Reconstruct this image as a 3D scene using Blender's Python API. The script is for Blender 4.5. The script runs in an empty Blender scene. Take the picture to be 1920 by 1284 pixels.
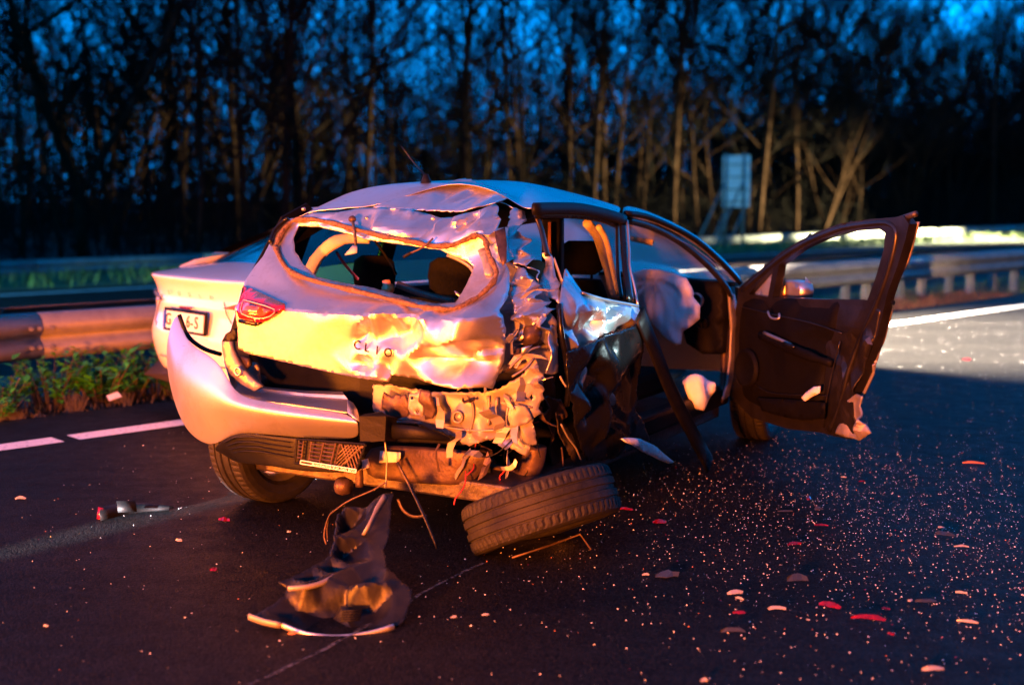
import bpy, bmesh, math, random
import numpy as np
from mathutils import Vector, Matrix
from mathutils.geometry import delaunay_2d_cdt

# ------------------------------------------------------------------ camera, sky, lamps, exposure
scene = bpy.context.scene
R = math.radians
cam_data = bpy.data.cameras.new('camera'); cam = bpy.data.objects.new('camera', cam_data)
scene.collection.objects.link(cam); scene.camera = cam
cam_data.sensor_width = 36; cam_data.lens = 42.9; cam_data.clip_end = 2000; cam_data.clip_start = .05
cam.location = (0, 0, 1.38); cam.rotation_euler = (R(90 - 6.705), 0, 0)
cam_data.dof.use_dof = True; cam_data.dof.focus_distance = 5.15; cam_data.dof.aperture_fstop = 1.45

world = bpy.data.worlds.new('World'); scene.world = world; world.use_nodes = True
wn, wl = world.node_tree.nodes, world.node_tree.links
wn.clear()
sky = wn.new('ShaderNodeTexSky'); sky.sky_type = 'NISHITA'; sky.sun_disc = False
sky.sun_elevation = R(18); sky.sun_rotation = R(200); sky.altitude = 0; sky.air_density = 1.0; sky.dust_density = .3; sky.ozone_density = 3
bw = wn.new('ShaderNodeRGBToBW')                      # after sunset the whole dome is one deep blue
tint = wn.new('ShaderNodeMix'); tint.data_type = 'RGBA'; tint.blend_type = 'MULTIPLY'; tint.inputs[0].default_value = 1
tint.inputs[7].default_value = (.0, .235, .79, 1)
bg = wn.new('ShaderNodeBackground'); bg.inputs['Strength'].default_value = .15
wo = wn.new('ShaderNodeOutputWorld')
wl.new(sky.outputs[0], bw.inputs[0]); wl.new(bw.outputs[0], tint.inputs[6]); wl.new(tint.outputs[2], bg.inputs['Color']); wl.new(bg.outputs[0], wo.inputs[0])
scene.view_settings.view_transform = 'Standard'; scene.view_settings.look = 'None'
scene.view_settings.exposure = 2.45; scene.view_settings.gamma = 1
scene.cycles.use_denoising = True
scene.cycles.max_bounces = 6; scene.cycles.sample_clamp_indirect = 4

def spot(name, loc, target, power, col, size, blend=.4, radius=.1):
    d = bpy.data.lights.new(name, 'SPOT'); d.energy = power; d.color = col
    d.spot_size = R(size); d.spot_blend = blend; d.shadow_soft_size = radius
    o = bpy.data.objects.new(name, d); scene.collection.objects.link(o)
    o.location = loc
    o.rotation_euler = (Vector(target) - Vector(loc)).to_track_quat('-Z', 'Y').to_euler()
    return o
# amber warning lamps of the recovery vehicle standing behind the wreck (behind the camera)
spot('amber_lamp', (-7.2, 2.7, .62), (-.9, 6.2, .7), 1750, (1, .20, .012), 58, .5, .6)
spot('second_amber_lamp', (-2.5, -2.5, .64), (-.2, 5.8, .7), 2700, (1, .18, .014), 60, .5, .3)
# work lamp of the same vehicle: thin streak of white light along the lane
spot('work_lamp', (-6.0, -1.07, .5), (-1.3, 5.64, .04), 14000, (.9, .95, 1), 2.6, .9, .02)
# flood lamp of a vehicle on the other carriageway, shining over the median on to the lanes beyond the wreck
spot('flood_lamp', (-6.5, 12.2, 3.2), (5.2, 12.2, 0), 200000, (1, .80, .58), 34, 1.0, .25)
# headlamp of the white car, grazing the median rail and its verge
spot('headlamp', (1.95, 9.75, .66), (6.6, 16.9, .3), 900, (1, .66, .40), 38, .9, .05)
# oncoming vehicle on the other carriageway, out of the picture to the right
spot('oncoming_lamp', (34, 56.5, .2), (18, 55.6, -.8), 190000, (1, .98, .52), 40, .9, .15)
# vehicle on the other carriageway, out of the picture to the left
spot('passing_lamp', (-14.5, 14.5, .1), (-8.2, 22.0, -.55), 2600, (.4, 1, .66), 52, .8, .1)
# patrol car on the hard shoulder, right of the camera: cool white light on the wreck's flank
spot('patrol_lamp', (6.5, 2.6, 1.6), (.43, 5.24, .90), 1100, (.70, .97, 1), 4.6, .3, .03)

# ------------------------------------------------------------------ helpers
COL = scene.collection
def lerp_tab(x,tab):
    if x<=tab[0][0]: return tab[0][1]
    for (a,b),(c,d) in zip(tab,tab[1:]):
        if x<=c: return b+(d-b)*(x-a)/(c-a)
    return tab[-1][1]
REAR=[(.05,-.50),(.2,-.57),(.35,-.62),(.55,-.64),(.70,-.65),(.930,-.672),(.940,-.666),(.995,-.545),(1.02,-.515),(1.33,-.24),(1.45,-.05),(1.6,.1)]
def rear_y(u,z):
    return lerp_tab(z,REAR)+.21*max(0,(abs(u)-.35)/.55)**2.2
def side_u(y,z):
    return .84-.40*max(0,z-.92)

TR = {
'tailgate':([(-0.496,1.184,0.0),(-0.49,1.132,0.0),(-0.508,1.085,0.0),(-0.52,1.038,0.0),(-0.512,1.013,0.0),(-0.418,0.951,0.0),(-0.411,0.844,0.0),(-0.418,0.763,0.0),(-0.374,0.747,0.0),(-0.311,0.738,0.0),(-0.07,0.71,0.0),(0.115,0.691,0.0),(0.342,0.678,0.0),(0.344,0.701,0.03),(0.449,0.698,0.03),(0.573,0.678,-0.02),(0.629,0.671,-0.03),(0.662,0.672,-0.02),(0.716,0.674,0.0),(0.738,0.664,0.03),(0.749,0.721,0.05),(0.762,0.766,0.06),(0.763,0.815,0.08),(0.762,0.877,0.1),(0.756,0.94,0.1),(0.722,0.984,0.1),(0.703,1.055,0.08),(0.688,1.091,0.08),(0.659,1.125,0.08),(0.607,1.237,0.08),(0.573,1.3,0.08),(0.531,1.347,0.07),(0.508,1.36,0.05),(0.478,1.339,0.05),(0.428,1.322,0.05),(0.352,1.304,0.07),(0.283,1.298,0.1),(0.203,1.32,0.08),(0.141,1.333,0.05),(-0.007,1.342,0.04),(-0.112,1.341,0.03),(-0.21,1.321,0.01),(-0.339,1.32,0.0),(-0.406,1.299,0.0),(-0.472,1.291,0.0),(-0.491,1.227,0.0)],[[(-0.401,1.262,0.03),(-0.282,1.258,0.03),(-0.1,1.232,0.03),(0.007,1.209,0.03),(0.236,1.189,0.04),(0.378,1.175,0.05),(0.441,1.153,0.06),(0.5,1.133,0.08),(0.536,1.111,0.09),(0.536,1.092,0.09),(0.541,1.039,0.08),(0.547,1.003,0.06),(0.558,0.982,0.05),(0.468,0.978,0.05),(0.394,0.986,0.05),(0.259,1.004,0.05),(0.11,1.025,0.05),(0.011,1.032,0.05),(-0.168,1.054,0.05),(-0.265,1.101,0.04),(-0.35,1.159,0.03),(-0.397,1.214,0.03)]],[(-0.315,1.052,0.0),(-0.146,0.976,0.0),(0.033,0.905,-0.005),(0.137,0.931,0.0),(-0.258,0.802,0.0),(-0.094,0.767,0.0),(0.07,0.778,0.0),(0.165,0.721,-0.01),(0.177,0.826,0.01),(0.208,0.903,0.0),(0.284,0.947,-0.01),(0.359,0.967,0.0),(0.505,0.947,-0.02),(0.536,0.889,-0.02),(0.487,0.824,0.0),(0.415,0.775,0.0),(0.29,0.767,0.0),(0.197,0.782,0.0),(0.223,0.863,0.05),(0.342,0.909,0.05),(0.363,0.849,0.06),(0.43,0.878,0.05),(0.281,0.831,0.02),(0.359,0.805,0.015),(0.227,0.733,0.03),(0.33,0.736,0.03),(0.294,0.695,-0.03),(0.171,0.733,0.0),(0.593,0.91,-0.01),(0.665,0.951,-0.03),(0.723,0.932,-0.01),(0.749,0.947,0.03),(0.649,0.854,-0.05),(0.579,0.83,-0.03),(0.477,0.775,0.03),(0.546,0.783,0.06),(0.646,0.777,0.06),(0.724,0.771,0.05),(0.63,0.725,0.01),(0.709,0.715,0.02),(0.745,0.729,0.04),(0.463,0.728,0.01),(0.565,0.722,0.02),(0.685,0.853,-0.03),(0.725,0.866,0.0),(0.759,0.858,0.04),(0.712,0.791,0.02),(0.752,0.788,0.05),(0.672,0.814,0.05),(0.713,0.821,0.08),(0.703,1.0,0.02),(0.708,0.975,0.0),(0.681,1.057,0.03),(-0.303,1.293,-0.01),(-0.158,1.299,-0.015),(0.03,1.274,-0.02),(0.206,1.252,-0.02),(0.332,1.236,0.0),(0.243,1.288,0.05),(0.288,1.266,0.06),(0.403,1.268,0.02),(0.447,1.29,0.05),(0.527,1.301,0.0),(0.519,1.322,0.06),(0.572,1.312,0.03),(0.461,1.238,-0.01),(0.536,1.26,0.0),(0.603,1.24,-0.01),(0.631,1.177,0.03),(-0.053,1.323,0.05),(0.035,1.328,0.06),(0.164,1.321,0.0),(0.187,1.302,0.08),(0.303,1.296,0.0),(0.272,1.281,0.1),(0.401,1.276,-0.03),(0.349,1.288,0.08),(0.43,1.297,0.0),(0.416,1.27,0.07),(0.507,1.272,-0.02),(0.455,1.296,0.08),(0.519,1.318,0.0),(0.521,1.279,0.06),(0.585,1.291,-0.02),(0.57,1.269,0.05),(0.612,1.281,-0.01),(0.573,1.236,-0.03),(0.583,1.192,0.05),(0.633,1.216,-0.03),(0.643,1.14,0.05),(0.649,1.159,-0.02),(0.684,1.119,-0.01),(0.091,1.315,0.05),(-0.165,1.312,0.02),(0.186,1.294,0.03)]),
'seal':[(-0.441,-0.381,1.176),(-0.373,-0.43,1.125),(-0.271,-0.476,1.073),(-0.118,-0.504,1.042),(0.072,-0.526,1.017),(0.243,-0.552,0.996),(0.371,-0.581,0.982),(0.452,-0.598,0.972),(0.517,-0.599,0.967),(0.597,-0.578,0.967),(0.628,-0.528,0.985),(0.654,-0.47,1.017),(0.677,-0.421,1.06),(0.674,-0.387,1.099),(0.638,-0.364,1.142),(0.609,-0.343,1.178),(0.582,-0.319,1.215),(0.544,-0.309,1.237),(0.51,-0.326,1.226),(0.453,-0.359,1.199),(0.365,-0.369,1.193),(0.307,-0.363,1.201),(0.222,-0.353,1.212),(0.107,-0.341,1.225),(0.015,-0.327,1.241),(-0.088,-0.313,1.257),(-0.24,-0.288,1.284),(-0.349,-0.281,1.293),(-0.424,-0.287,1.283),(-0.45,-0.33,1.232)],
'innerflange':([(0.503,1.205,0.1),(0.565,1.153,0.1),(0.616,1.089,0.1),(0.614,1.043,0.1),(0.585,1.001,0.1),(0.562,0.968,0.1),(0.533,0.971,0.1),(0.531,1.006,0.1),(0.535,1.048,0.1),(0.53,1.102,0.1),(0.5,1.128,0.1),(0.417,1.151,0.1),(0.354,1.175,0.1),(0.422,1.189,0.1)],[],[(0.532,1.153,0.1),(0.55,1.071,0.12),(0.577,1.104,0.08),(0.478,1.172,0.12)]),
'hingeplate':([(0.52,1.191,0.06),(0.543,1.2,0.06),(0.591,1.155,0.06),(0.632,1.099,0.06),(0.632,1.079,0.06),(0.605,1.083,0.06),(0.571,1.135,0.06)],[],[(0.568,1.165,0.055)]),
'stripA':[(0.384,-0.312,1.181),(0.43,-0.317,1.161),(0.488,-0.308,1.14),(0.542,-0.311,1.114)],
'stripB':[(0.398,-0.314,1.156),(0.46,-0.316,1.136),(0.508,-0.32,1.112),(0.537,-0.335,1.088)],
'taillamp':([(-0.492,1.01,-0.012),(-0.165,0.954,-0.012),(-0.148,0.941,-0.012),(-0.255,0.885,-0.012),(-0.301,0.884,-0.012),(-0.381,0.894,-0.012),(-0.402,0.948,-0.012)],[],[(-0.265,0.945,-0.024),(-0.313,0.911,-0.02),(-0.209,0.931,-0.024)]),
'lampgap':[(-0.387,-0.677,0.88),(-0.325,-0.678,0.872),(-0.267,-0.679,0.882)],
'lampblack':([(-0.393,0.89,-0.006),(-0.307,0.881,-0.006),(-0.261,0.881,-0.006),(-0.303,0.862,-0.006),(-0.354,0.868,-0.006),(-0.395,0.875,-0.006)],[],[]),
'lampglow':([(-0.371,0.959,-0.042),(-0.187,0.936,-0.042),(-0.225,0.913,-0.042),(-0.335,0.925,-0.042)],[],[]),
'lampline1':[(-0.388,-0.65,0.966),(-0.173,-0.707,0.94),(-0.227,-0.711,0.902),(-0.342,-0.713,0.916),(-0.388,-0.65,0.966)],
'lampline2':[(-0.463,-0.557,0.995),(-0.183,-0.657,0.953)],
'clio':[(0.198,-0.646,0.812),(0.342,-0.629,0.79)],
'recess':[(0.683,-0.614,0.842),(0.734,-0.59,0.858),(0.781,-0.532,0.857),(0.777,-0.511,0.816),(0.756,-0.53,0.783),(0.722,-0.57,0.793)],
'pillar':([(-0.066,1.344,0.04),(0.016,1.396,0.08),(0.071,1.424,0.12),(0.099,1.445,0.15),(0.138,1.465,0.22),(0.162,1.47,0.24),(0.237,1.453,0.24),(0.357,1.422,0.26),(0.436,1.394,0.28),(0.546,1.331,0.28),(0.582,1.293,0.28),(0.637,1.209,0.28),(0.689,1.139,0.28),(0.723,1.092,0.26),(0.754,1.048,0.2),(0.745,1.071,0.16),(0.72,1.106,0.13),(0.693,1.119,0.13),(0.664,1.125,0.12),(0.616,1.174,0.13),(0.575,1.253,0.14),(0.554,1.286,0.16),(0.538,1.325,0.14),(0.487,1.369,0.1),(0.473,1.358,0.07),(0.443,1.347,0.06),(0.42,1.343,0.06),(0.384,1.33,0.07),(0.313,1.327,0.09),(0.196,1.331,0.08),(0.063,1.335,0.05)],[],[(0.058,1.364,0.07),(0.156,1.382,0.1),(0.192,1.41,0.17),(0.264,1.364,0.13),(0.261,1.414,0.15),(0.328,1.382,0.17),(0.22,1.434,0.22),(0.422,1.369,0.1),(0.302,1.405,0.22),(0.421,1.387,0.16),(0.341,1.41,0.26),(0.453,1.369,0.22),(0.541,1.332,0.18),(0.5,1.353,0.27),(0.586,1.295,0.19),(0.582,1.276,0.26),(0.561,1.277,0.19),(0.605,1.268,0.13),(0.599,1.266,0.21),(0.593,1.225,0.15),(0.647,1.227,0.1),(0.633,1.223,0.22),(0.62,1.172,0.17),(0.675,1.185,0.11),(0.66,1.155,0.2),(0.699,1.174,0.14),(0.685,1.149,0.23),(0.661,1.136,0.16),(0.695,1.127,0.17),(0.728,1.112,0.15),(0.711,1.097,0.24),(0.739,1.068,0.2)]),
'jumble':([(0.644,1.122,0.14),(0.672,1.107,0.16),(0.709,1.1,0.14),(0.735,1.061,0.18),(0.757,1.04,0.2),(0.767,1.008,0.26),(0.805,0.973,0.3),(0.84,0.949,0.3),(0.848,0.879,0.3),(0.84,0.819,0.3),(0.822,0.796,0.28),(0.808,0.834,0.24),(0.778,0.853,0.22),(0.745,0.828,0.22),(0.732,0.83,0.2),(0.743,0.917,0.16),(0.7,0.992,0.14),(0.679,1.052,0.13)],[],[(0.62,1.063,0.28),(0.652,1.082,0.24),(0.723,1.073,0.12),(0.661,0.992,0.3),(0.731,1.02,0.16),(0.762,0.994,0.12),(0.715,1.024,0.26),(0.789,1.012,0.14),(0.801,1.003,0.1),(0.741,0.977,0.22),(0.799,0.99,0.18),(0.833,0.967,0.2),(0.855,0.958,0.12),(0.777,0.971,0.2),(0.734,0.95,0.24),(0.809,0.943,0.14),(0.825,0.929,0.22),(0.873,0.919,0.18),(0.729,0.963,0.18),(0.728,0.907,0.28),(0.843,0.934,0.1),(0.806,0.893,0.2),(0.762,0.885,0.24),(0.849,0.887,0.14),(0.84,0.868,0.24),(0.852,0.929,0.26),(0.87,0.892,0.2)]),
'innerquarter':([(0.649,1.154,0.34),(0.668,1.166,0.34),(0.696,1.145,0.34),(0.739,1.078,0.34),(0.781,1.02,0.34),(0.801,0.988,0.34),(0.809,0.965,0.34),(0.758,0.988,0.34),(0.702,1.028,0.34),(0.689,1.086,0.34)],[],[(0.692,1.09,0.39),(0.74,1.02,0.34),(0.785,0.998,0.3),(0.725,1.042,0.31),(0.638,1.141,0.44)]),
'edge1':[(0.729,-0.017,1.138),(0.763,-0.047,1.095),(0.797,-0.075,1.05)],
'edge1b':[(0.732,-0.017,1.125),(0.77,-0.051,1.074),(0.805,-0.081,1.027)],
'bracketplate':([(0.598,1.25,0.0),(0.631,1.266,0.0),(0.665,1.199,0.0),(0.69,1.138,0.0),(0.682,1.122,0.0),(0.647,1.168,0.0)],[],[(0.637,1.198,0.02)]),
'bulkhead':([(0.149,0.629,0.16),(0.242,0.636,0.16),(0.307,0.63,0.16),(0.466,0.624,0.16),(0.638,0.632,0.16),(0.677,0.639,0.16),(0.706,0.652,0.16),(0.734,0.674,0.16),(0.771,0.697,0.16),(0.798,0.729,0.16),(0.791,0.767,0.16),(0.813,0.783,0.16),(0.833,0.749,0.16),(0.845,0.696,0.16),(0.847,0.643,0.16),(0.84,0.605,0.16),(0.829,0.576,0.16),(0.835,0.546,0.16),(0.806,0.52,0.16),(0.809,0.494,0.16),(0.815,0.473,0.16),(0.82,0.425,0.16),(0.806,0.417,0.16),(0.794,0.421,0.16),(0.783,0.382,0.16),(0.772,0.378,0.16),(0.743,0.404,0.16),(0.716,0.426,0.16),(0.711,0.451,0.16),(0.679,0.447,0.16),(0.619,0.432,0.16),(0.577,0.412,0.16),(0.552,0.42,0.16),(0.532,0.44,0.16),(0.504,0.452,0.16),(0.447,0.465,0.16),(0.399,0.478,0.16),(0.298,0.491,0.16),(0.193,0.504,0.16),(0.141,0.521,0.16)],[[(0.799,0.614,0.16),(0.806,0.621,0.16),(0.811,0.61,0.16),(0.803,0.601,0.16)],[(0.744,0.578,0.16),(0.753,0.581,0.16),(0.762,0.57,0.16),(0.755,0.557,0.16),(0.742,0.561,0.16)],[(0.772,0.426,0.16),(0.778,0.426,0.16),(0.777,0.413,0.16),(0.772,0.413,0.16)]],[(0.284,0.585,0.19),(0.455,0.591,0.16),(0.521,0.553,0.16),(0.485,0.507,0.16),(0.548,0.531,0.14),(0.56,0.596,0.17),(0.603,0.513,0.16),(0.63,0.555,0.172),(0.653,0.601,0.16),(0.669,0.561,0.14),(0.661,0.513,0.172),(0.681,0.58,0.16),(0.697,0.541,0.14),(0.693,0.514,0.17),(0.705,0.609,0.18),(0.716,0.535,0.18),(0.723,0.582,0.18),(0.729,0.491,0.18),(0.773,0.603,0.15),(0.79,0.54,0.145),(0.77,0.497,0.148),(0.732,0.464,0.19),(0.79,0.466,0.14),(0.822,0.521,0.13),(0.796,0.665,0.16),(0.769,0.634,0.16),(0.842,0.682,0.11),(0.828,0.732,0.13),(0.826,0.601,0.16),(0.671,0.48,0.18),(0.58,0.465,0.16),(0.63,0.453,0.14),(0.521,0.465,0.19),(0.428,0.52,0.12),(0.287,0.531,0.18),(0.464,0.546,0.18)]),
'foamplate':([(0.748,0.585,0.128),(0.773,0.589,0.128),(0.799,0.581,0.128),(0.815,0.553,0.128),(0.819,0.529,0.128),(0.796,0.511,0.128),(0.769,0.5,0.128),(0.744,0.5,0.128),(0.739,0.543,0.128)],[],[(0.774,0.554,0.123),(0.786,0.531,0.133),(0.763,0.522,0.124)]),
'bracket':([(0.252,0.618,0.09),(0.29,0.602,0.09),(0.317,0.617,0.09),(0.334,0.609,0.09),(0.356,0.62,0.09),(0.373,0.574,0.09),(0.363,0.53,0.09),(0.318,0.517,0.09),(0.271,0.517,0.09),(0.253,0.546,0.09),(0.238,0.549,0.09),(0.24,0.58,0.09)],[],[(0.316,0.572,0.07),(0.339,0.55,0.09)]),
'bracketb':([(0.39,0.625,0.07),(0.443,0.635,0.07),(0.452,0.589,0.07),(0.448,0.544,0.07),(0.394,0.536,0.07),(0.381,0.569,0.07)],[[(0.413,0.563,0.07),(0.425,0.568,0.07),(0.432,0.56,0.07),(0.427,0.549,0.07),(0.415,0.551,0.07)],[(0.394,0.613,0.07),(0.406,0.616,0.07),(0.408,0.605,0.07),(0.396,0.602,0.07)]],[(0.416,0.6,0.08)]),
'bracketc':([(0.45,0.648,0.06),(0.491,0.644,0.06),(0.505,0.609,0.06),(0.509,0.567,0.06),(0.494,0.537,0.06),(0.462,0.53,0.06),(0.458,0.585,0.06),(0.438,0.601,0.06)],[],[(0.493,0.602,0.03)]),
'bumper':[[(-1.013,-0.4,0.871),(-0.88,-0.5,0.778),(-0.746,-0.57,0.736),(-0.544,-0.63,0.704),(-0.439,-0.67,0.579),(-0.302,-0.7,0.561),(-0.046,-0.72,0.561),(0.178,-0.7,0.55)],[(-1.031,-0.42,0.83),(-0.902,-0.52,0.721),(-0.77,-0.59,0.671),(-0.558,-0.65,0.635),(-0.436,-0.69,0.557),(-0.281,-0.72,0.545),(-0.03,-0.74,0.546),(0.229,-0.72,0.538)],[(-1.044,-0.44,0.758),(-0.925,-0.54,0.631),(-0.779,-0.61,0.584),(-0.591,-0.67,0.551),(-0.43,-0.71,0.536),(-0.261,-0.74,0.53),(-0.014,-0.76,0.529),(0.277,-0.74,0.527)],[(-1.089,-0.41,0.671),(-0.953,-0.51,0.528),(-0.798,-0.58,0.46),(-0.602,-0.64,0.439),(-0.434,-0.68,0.466),(-0.281,-0.71,0.471),(-0.04,-0.73,0.479),(0.254,-0.71,0.487)],[(-1.13,-0.36,0.529),(-0.973,-0.46,0.402),(-0.834,-0.53,0.328),(-0.646,-0.59,0.3),(-0.511,-0.63,0.377),(-0.389,-0.66,0.412),(-0.125,-0.68,0.419),(0.218,-0.66,0.435)]],
'bumpershelf':[[(-0.589,-0.56,0.689),(-0.458,-0.65,0.575),(-0.311,-0.69,0.559),(-0.046,-0.72,0.561),(0.178,-0.7,0.55)],[(-0.755,-0.36,0.669),(-0.615,-0.45,0.565),(-0.445,-0.49,0.556),(-0.182,-0.52,0.561),(0.029,-0.5,0.562)],[(-0.76,-0.355,0.673),(-0.61,-0.445,0.579),(-0.443,-0.485,0.567),(-0.186,-0.515,0.571),(0.009,-0.495,0.577)],[(-0.811,-0.29,0.665),(-0.66,-0.38,0.577),(-0.497,-0.42,0.563),(-0.242,-0.45,0.569),(-0.053,-0.43,0.577)]],
'bumperend':[[(0.135,-0.64,0.59),(0.198,-0.72,0.557),(0.229,-0.72,0.538),(0.262,-0.72,0.523)],[(0.148,-0.62,0.574),(0.197,-0.66,0.558),(0.212,-0.67,0.535),(0.227,-0.67,0.511)]],
'wingtrim':[(-0.936,-0.47,0.863),(-0.9,-0.47,0.788),(-0.856,-0.47,0.747),(-0.783,-0.47,0.716),(-0.692,-0.47,0.7)],
'diffuser':[[(-0.666,-0.57,0.295),(-0.542,-0.63,0.36),(-0.446,-0.66,0.402),(-0.353,-0.68,0.419),(-0.117,-0.69,0.419),(0.246,-0.69,0.44)],[(-0.626,-0.57,0.285),(-0.506,-0.63,0.331),(-0.412,-0.66,0.36),(-0.317,-0.68,0.373),(-0.109,-0.69,0.374),(0.25,-0.69,0.399)],[(-0.58,-0.57,0.271),(-0.462,-0.63,0.304),(-0.36,-0.66,0.325),(-0.255,-0.68,0.335),(-0.1,-0.69,0.331),(0.255,-0.69,0.357)],[(-0.534,-0.57,0.252),(-0.412,-0.63,0.268),(-0.303,-0.66,0.281),(-0.199,-0.68,0.287),(-0.079,-0.69,0.285),(0.259,-0.69,0.31)]],
'plate4':[(-0.024,-0.76,0.436),(0.311,-0.76,0.449),(0.263,-0.76,0.333),(-0.038,-0.76,0.338)],
'platestrip':[(0.001,-0.77,0.355),(0.274,-0.77,0.349),(0.271,-0.77,0.336),(-0.002,-0.77,0.342)],
'arm':([(-0.548,0.779,0.0),(-0.5,0.781,0.0),(-0.495,0.748,0.0),(-0.461,0.693,0.0),(-0.438,0.667,0.0),(-0.404,0.64,0.0),(-0.34,0.602,0.0),(-0.376,0.581,0.0),(-0.449,0.607,0.0),(-0.505,0.644,0.0),(-0.533,0.688,0.0),(-0.546,0.744,0.0)],[],[]),
'armtop':([(-0.567,0.775,0.0),(-0.542,0.811,0.0),(-0.489,0.837,0.0),(-0.485,0.803,0.0),(-0.506,0.779,0.0)],[],[]),
'armring':[(-0.444,-0.63,0.661)],
'armplate':([(-0.512,0.714,0.0),(-0.47,0.716,0.0),(-0.434,0.709,0.0),(-0.429,0.68,0.0),(-0.454,0.662,0.0),(-0.489,0.678,0.0)],[],[]),
'inbody':([(-0.516,0.682,0.0),(-0.462,0.681,0.0),(-0.445,0.659,0.0),(-0.444,0.585,0.0),(-0.477,0.597,0.0),(-0.518,0.631,0.0)],[],[]),
'underbeam':[[(0.064,-0.45,0.376),(0.28,-0.45,0.391),(0.492,-0.42,0.397),(0.673,-0.35,0.377)],[(0.062,-0.45,0.263),(0.278,-0.45,0.276),(0.491,-0.42,0.277),(0.573,-0.35,0.268)],[(0.089,-0.45,0.225),(0.304,-0.45,0.235),(0.491,-0.42,0.235),(0.548,-0.35,0.243)]],
'whitetag':([(0.19,0.364,0.0),(0.291,0.368,0.0),(0.29,0.346,0.0),(0.277,0.327,0.0),(0.184,0.315,0.0)],[],[]),
'blackblock':[[(0.25,-0.7,0.548),(0.342,-0.68,0.557),(0.323,-0.6,0.535)],[(0.252,-0.7,0.502),(0.337,-0.68,0.517),(0.304,-0.6,0.49)],[(0.253,-0.7,0.443),(0.331,-0.68,0.456),(0.308,-0.6,0.435)]],
'blackbar':[[(0.288,-0.62,0.513),(0.4,-0.62,0.511),(0.486,-0.6,0.507),(0.543,-0.5,0.454)],[(0.287,-0.62,0.479),(0.399,-0.62,0.477),(0.486,-0.6,0.482),(0.543,-0.5,0.442)],[(0.287,-0.62,0.445),(0.399,-0.62,0.452),(0.485,-0.6,0.457),(0.531,-0.5,0.436)]],
'wire1':[(0.302,-0.62,0.434),(0.307,-0.62,0.388),(0.309,-0.62,0.345),(0.305,-0.62,0.28),(0.299,-0.62,0.248)],
'rod1':[(0.308,-0.55,0.34),(0.361,-0.55,0.262),(0.411,-0.55,0.182),(0.456,-0.55,0.101),(0.498,-0.55,0.017)],
'wire2':[(0.394,-0.75,0.307),(0.339,-0.75,0.273),(0.267,-0.75,0.239),(0.204,-0.75,0.206),(0.156,-0.75,0.172),(0.124,-0.75,0.146),(0.104,-0.75,0.101),(0.095,-0.75,0.056),(0.105,-0.75,0.025)],
'wire2b':[(0.116,-0.74,0.143),(0.102,-0.74,0.087),(0.103,-0.74,0.04)],
'hook':[(0.2,-0.66,0.33),(0.205,-0.66,0.298),(0.204,-0.66,0.251)],
'hookcap':[(0.222,-0.66,0.36),(0.232,-0.66,0.327)],
'towball':[(0.056,-0.6,0.225),(0.107,-0.6,0.227)],
'bolt1':[(0.253,-0.35,0.208),(0.258,-0.35,0.164)],
'ring1':[(0.133,-0.3,0.115),(0.157,-0.3,0.071),(0.211,-0.3,0.048),(0.279,-0.3,0.062)],
'pipe':[(0.715,-0.15,0.376),(0.707,-0.15,0.317),(0.67,-0.15,0.244),(0.601,-0.15,0.193),(0.568,-0.15,0.171)],
'pipeend':[(0.601,-0.15,0.209),(0.568,-0.15,0.159)],
'susp1':[(0.429,-0.2,0.233),(0.494,-0.2,0.206),(0.559,-0.2,0.169),(0.597,-0.2,0.14)],
'susp2':[(0.451,-0.15,0.271),(0.555,-0.15,0.26),(0.644,-0.15,0.248),(0.67,-0.15,0.244)],
'susp3':[(0.433,-0.1,0.318),(0.486,-0.1,0.266),(0.499,-0.1,0.209)],
'suspplate':([(0.255,0.174,0.0),(0.39,0.217,0.0),(0.482,0.212,0.0),(0.534,0.161,0.0),(0.442,0.173,0.0)],[],[]),
'well1':([(-0.121,0.782,-0.12),(0.008,0.773,-0.12),(0.047,0.674,-0.12),(0.01,0.555,-0.12),(-0.036,0.505,-0.12),(-0.092,0.536,-0.12),(-0.121,0.672,-0.12)],[],[(0.032,0.673,-0.17),(-0.07,0.624,-0.09)]),
'well2':([(-0.129,0.583,-0.1),(0.02,0.548,-0.1),(0.059,0.492,-0.1),(0.031,0.451,-0.1),(-0.05,0.475,-0.1),(-0.11,0.474,-0.1),(-0.147,0.513,-0.1)],[],[(-0.144,0.539,-0.05)]),
'well3':([(-0.102,0.52,-0.06),(-0.046,0.478,-0.06),(0.032,0.409,-0.06),(0.117,0.314,-0.06),(0.143,0.252,-0.06),(0.083,0.268,-0.06),(0.004,0.335,-0.06),(-0.078,0.428,-0.06)],[],[(-0.084,0.421,-0.02)]),
'well4':([(-0.018,0.455,-0.14),(0.059,0.432,-0.14),(0.108,0.343,-0.14),(0.124,0.246,-0.14),(0.026,0.26,-0.14),(-0.007,0.34,-0.14)],[],[(-0.026,0.37,-0.1)]),
'well5':([(0.779,0.889,0.2),(0.823,0.903,0.2),(0.835,0.867,0.2),(0.824,0.819,0.2),(0.802,0.798,0.2),(0.776,0.813,0.2)],[],[(0.824,0.855,0.15)]),
'quarterflap':([(-0.296,0.703,0.0),(-0.28,0.827,0.0),(-0.254,0.888,0.0),(-0.209,0.879,0.0),(-0.195,0.797,0.0),(-0.189,0.694,0.0),(-0.243,0.692,0.0)],[],[(-0.296,0.789,0.03)]),
'welledge':[(0.841,-0.185,0.967),(0.86,-0.202,0.863),(0.86,-0.164,0.763),(0.84,-0.096,0.634),(0.81,-0.056,0.538)],
'well_t1':[(0.81,-0.103,0.468),(0.81,-0.04,0.402),(0.81,0.033,0.344),(0.81,0.084,0.278)],
'well_t2':[(0.79,-0.059,0.363),(0.79,-0.049,0.323),(0.79,-0.044,0.279)],
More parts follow.
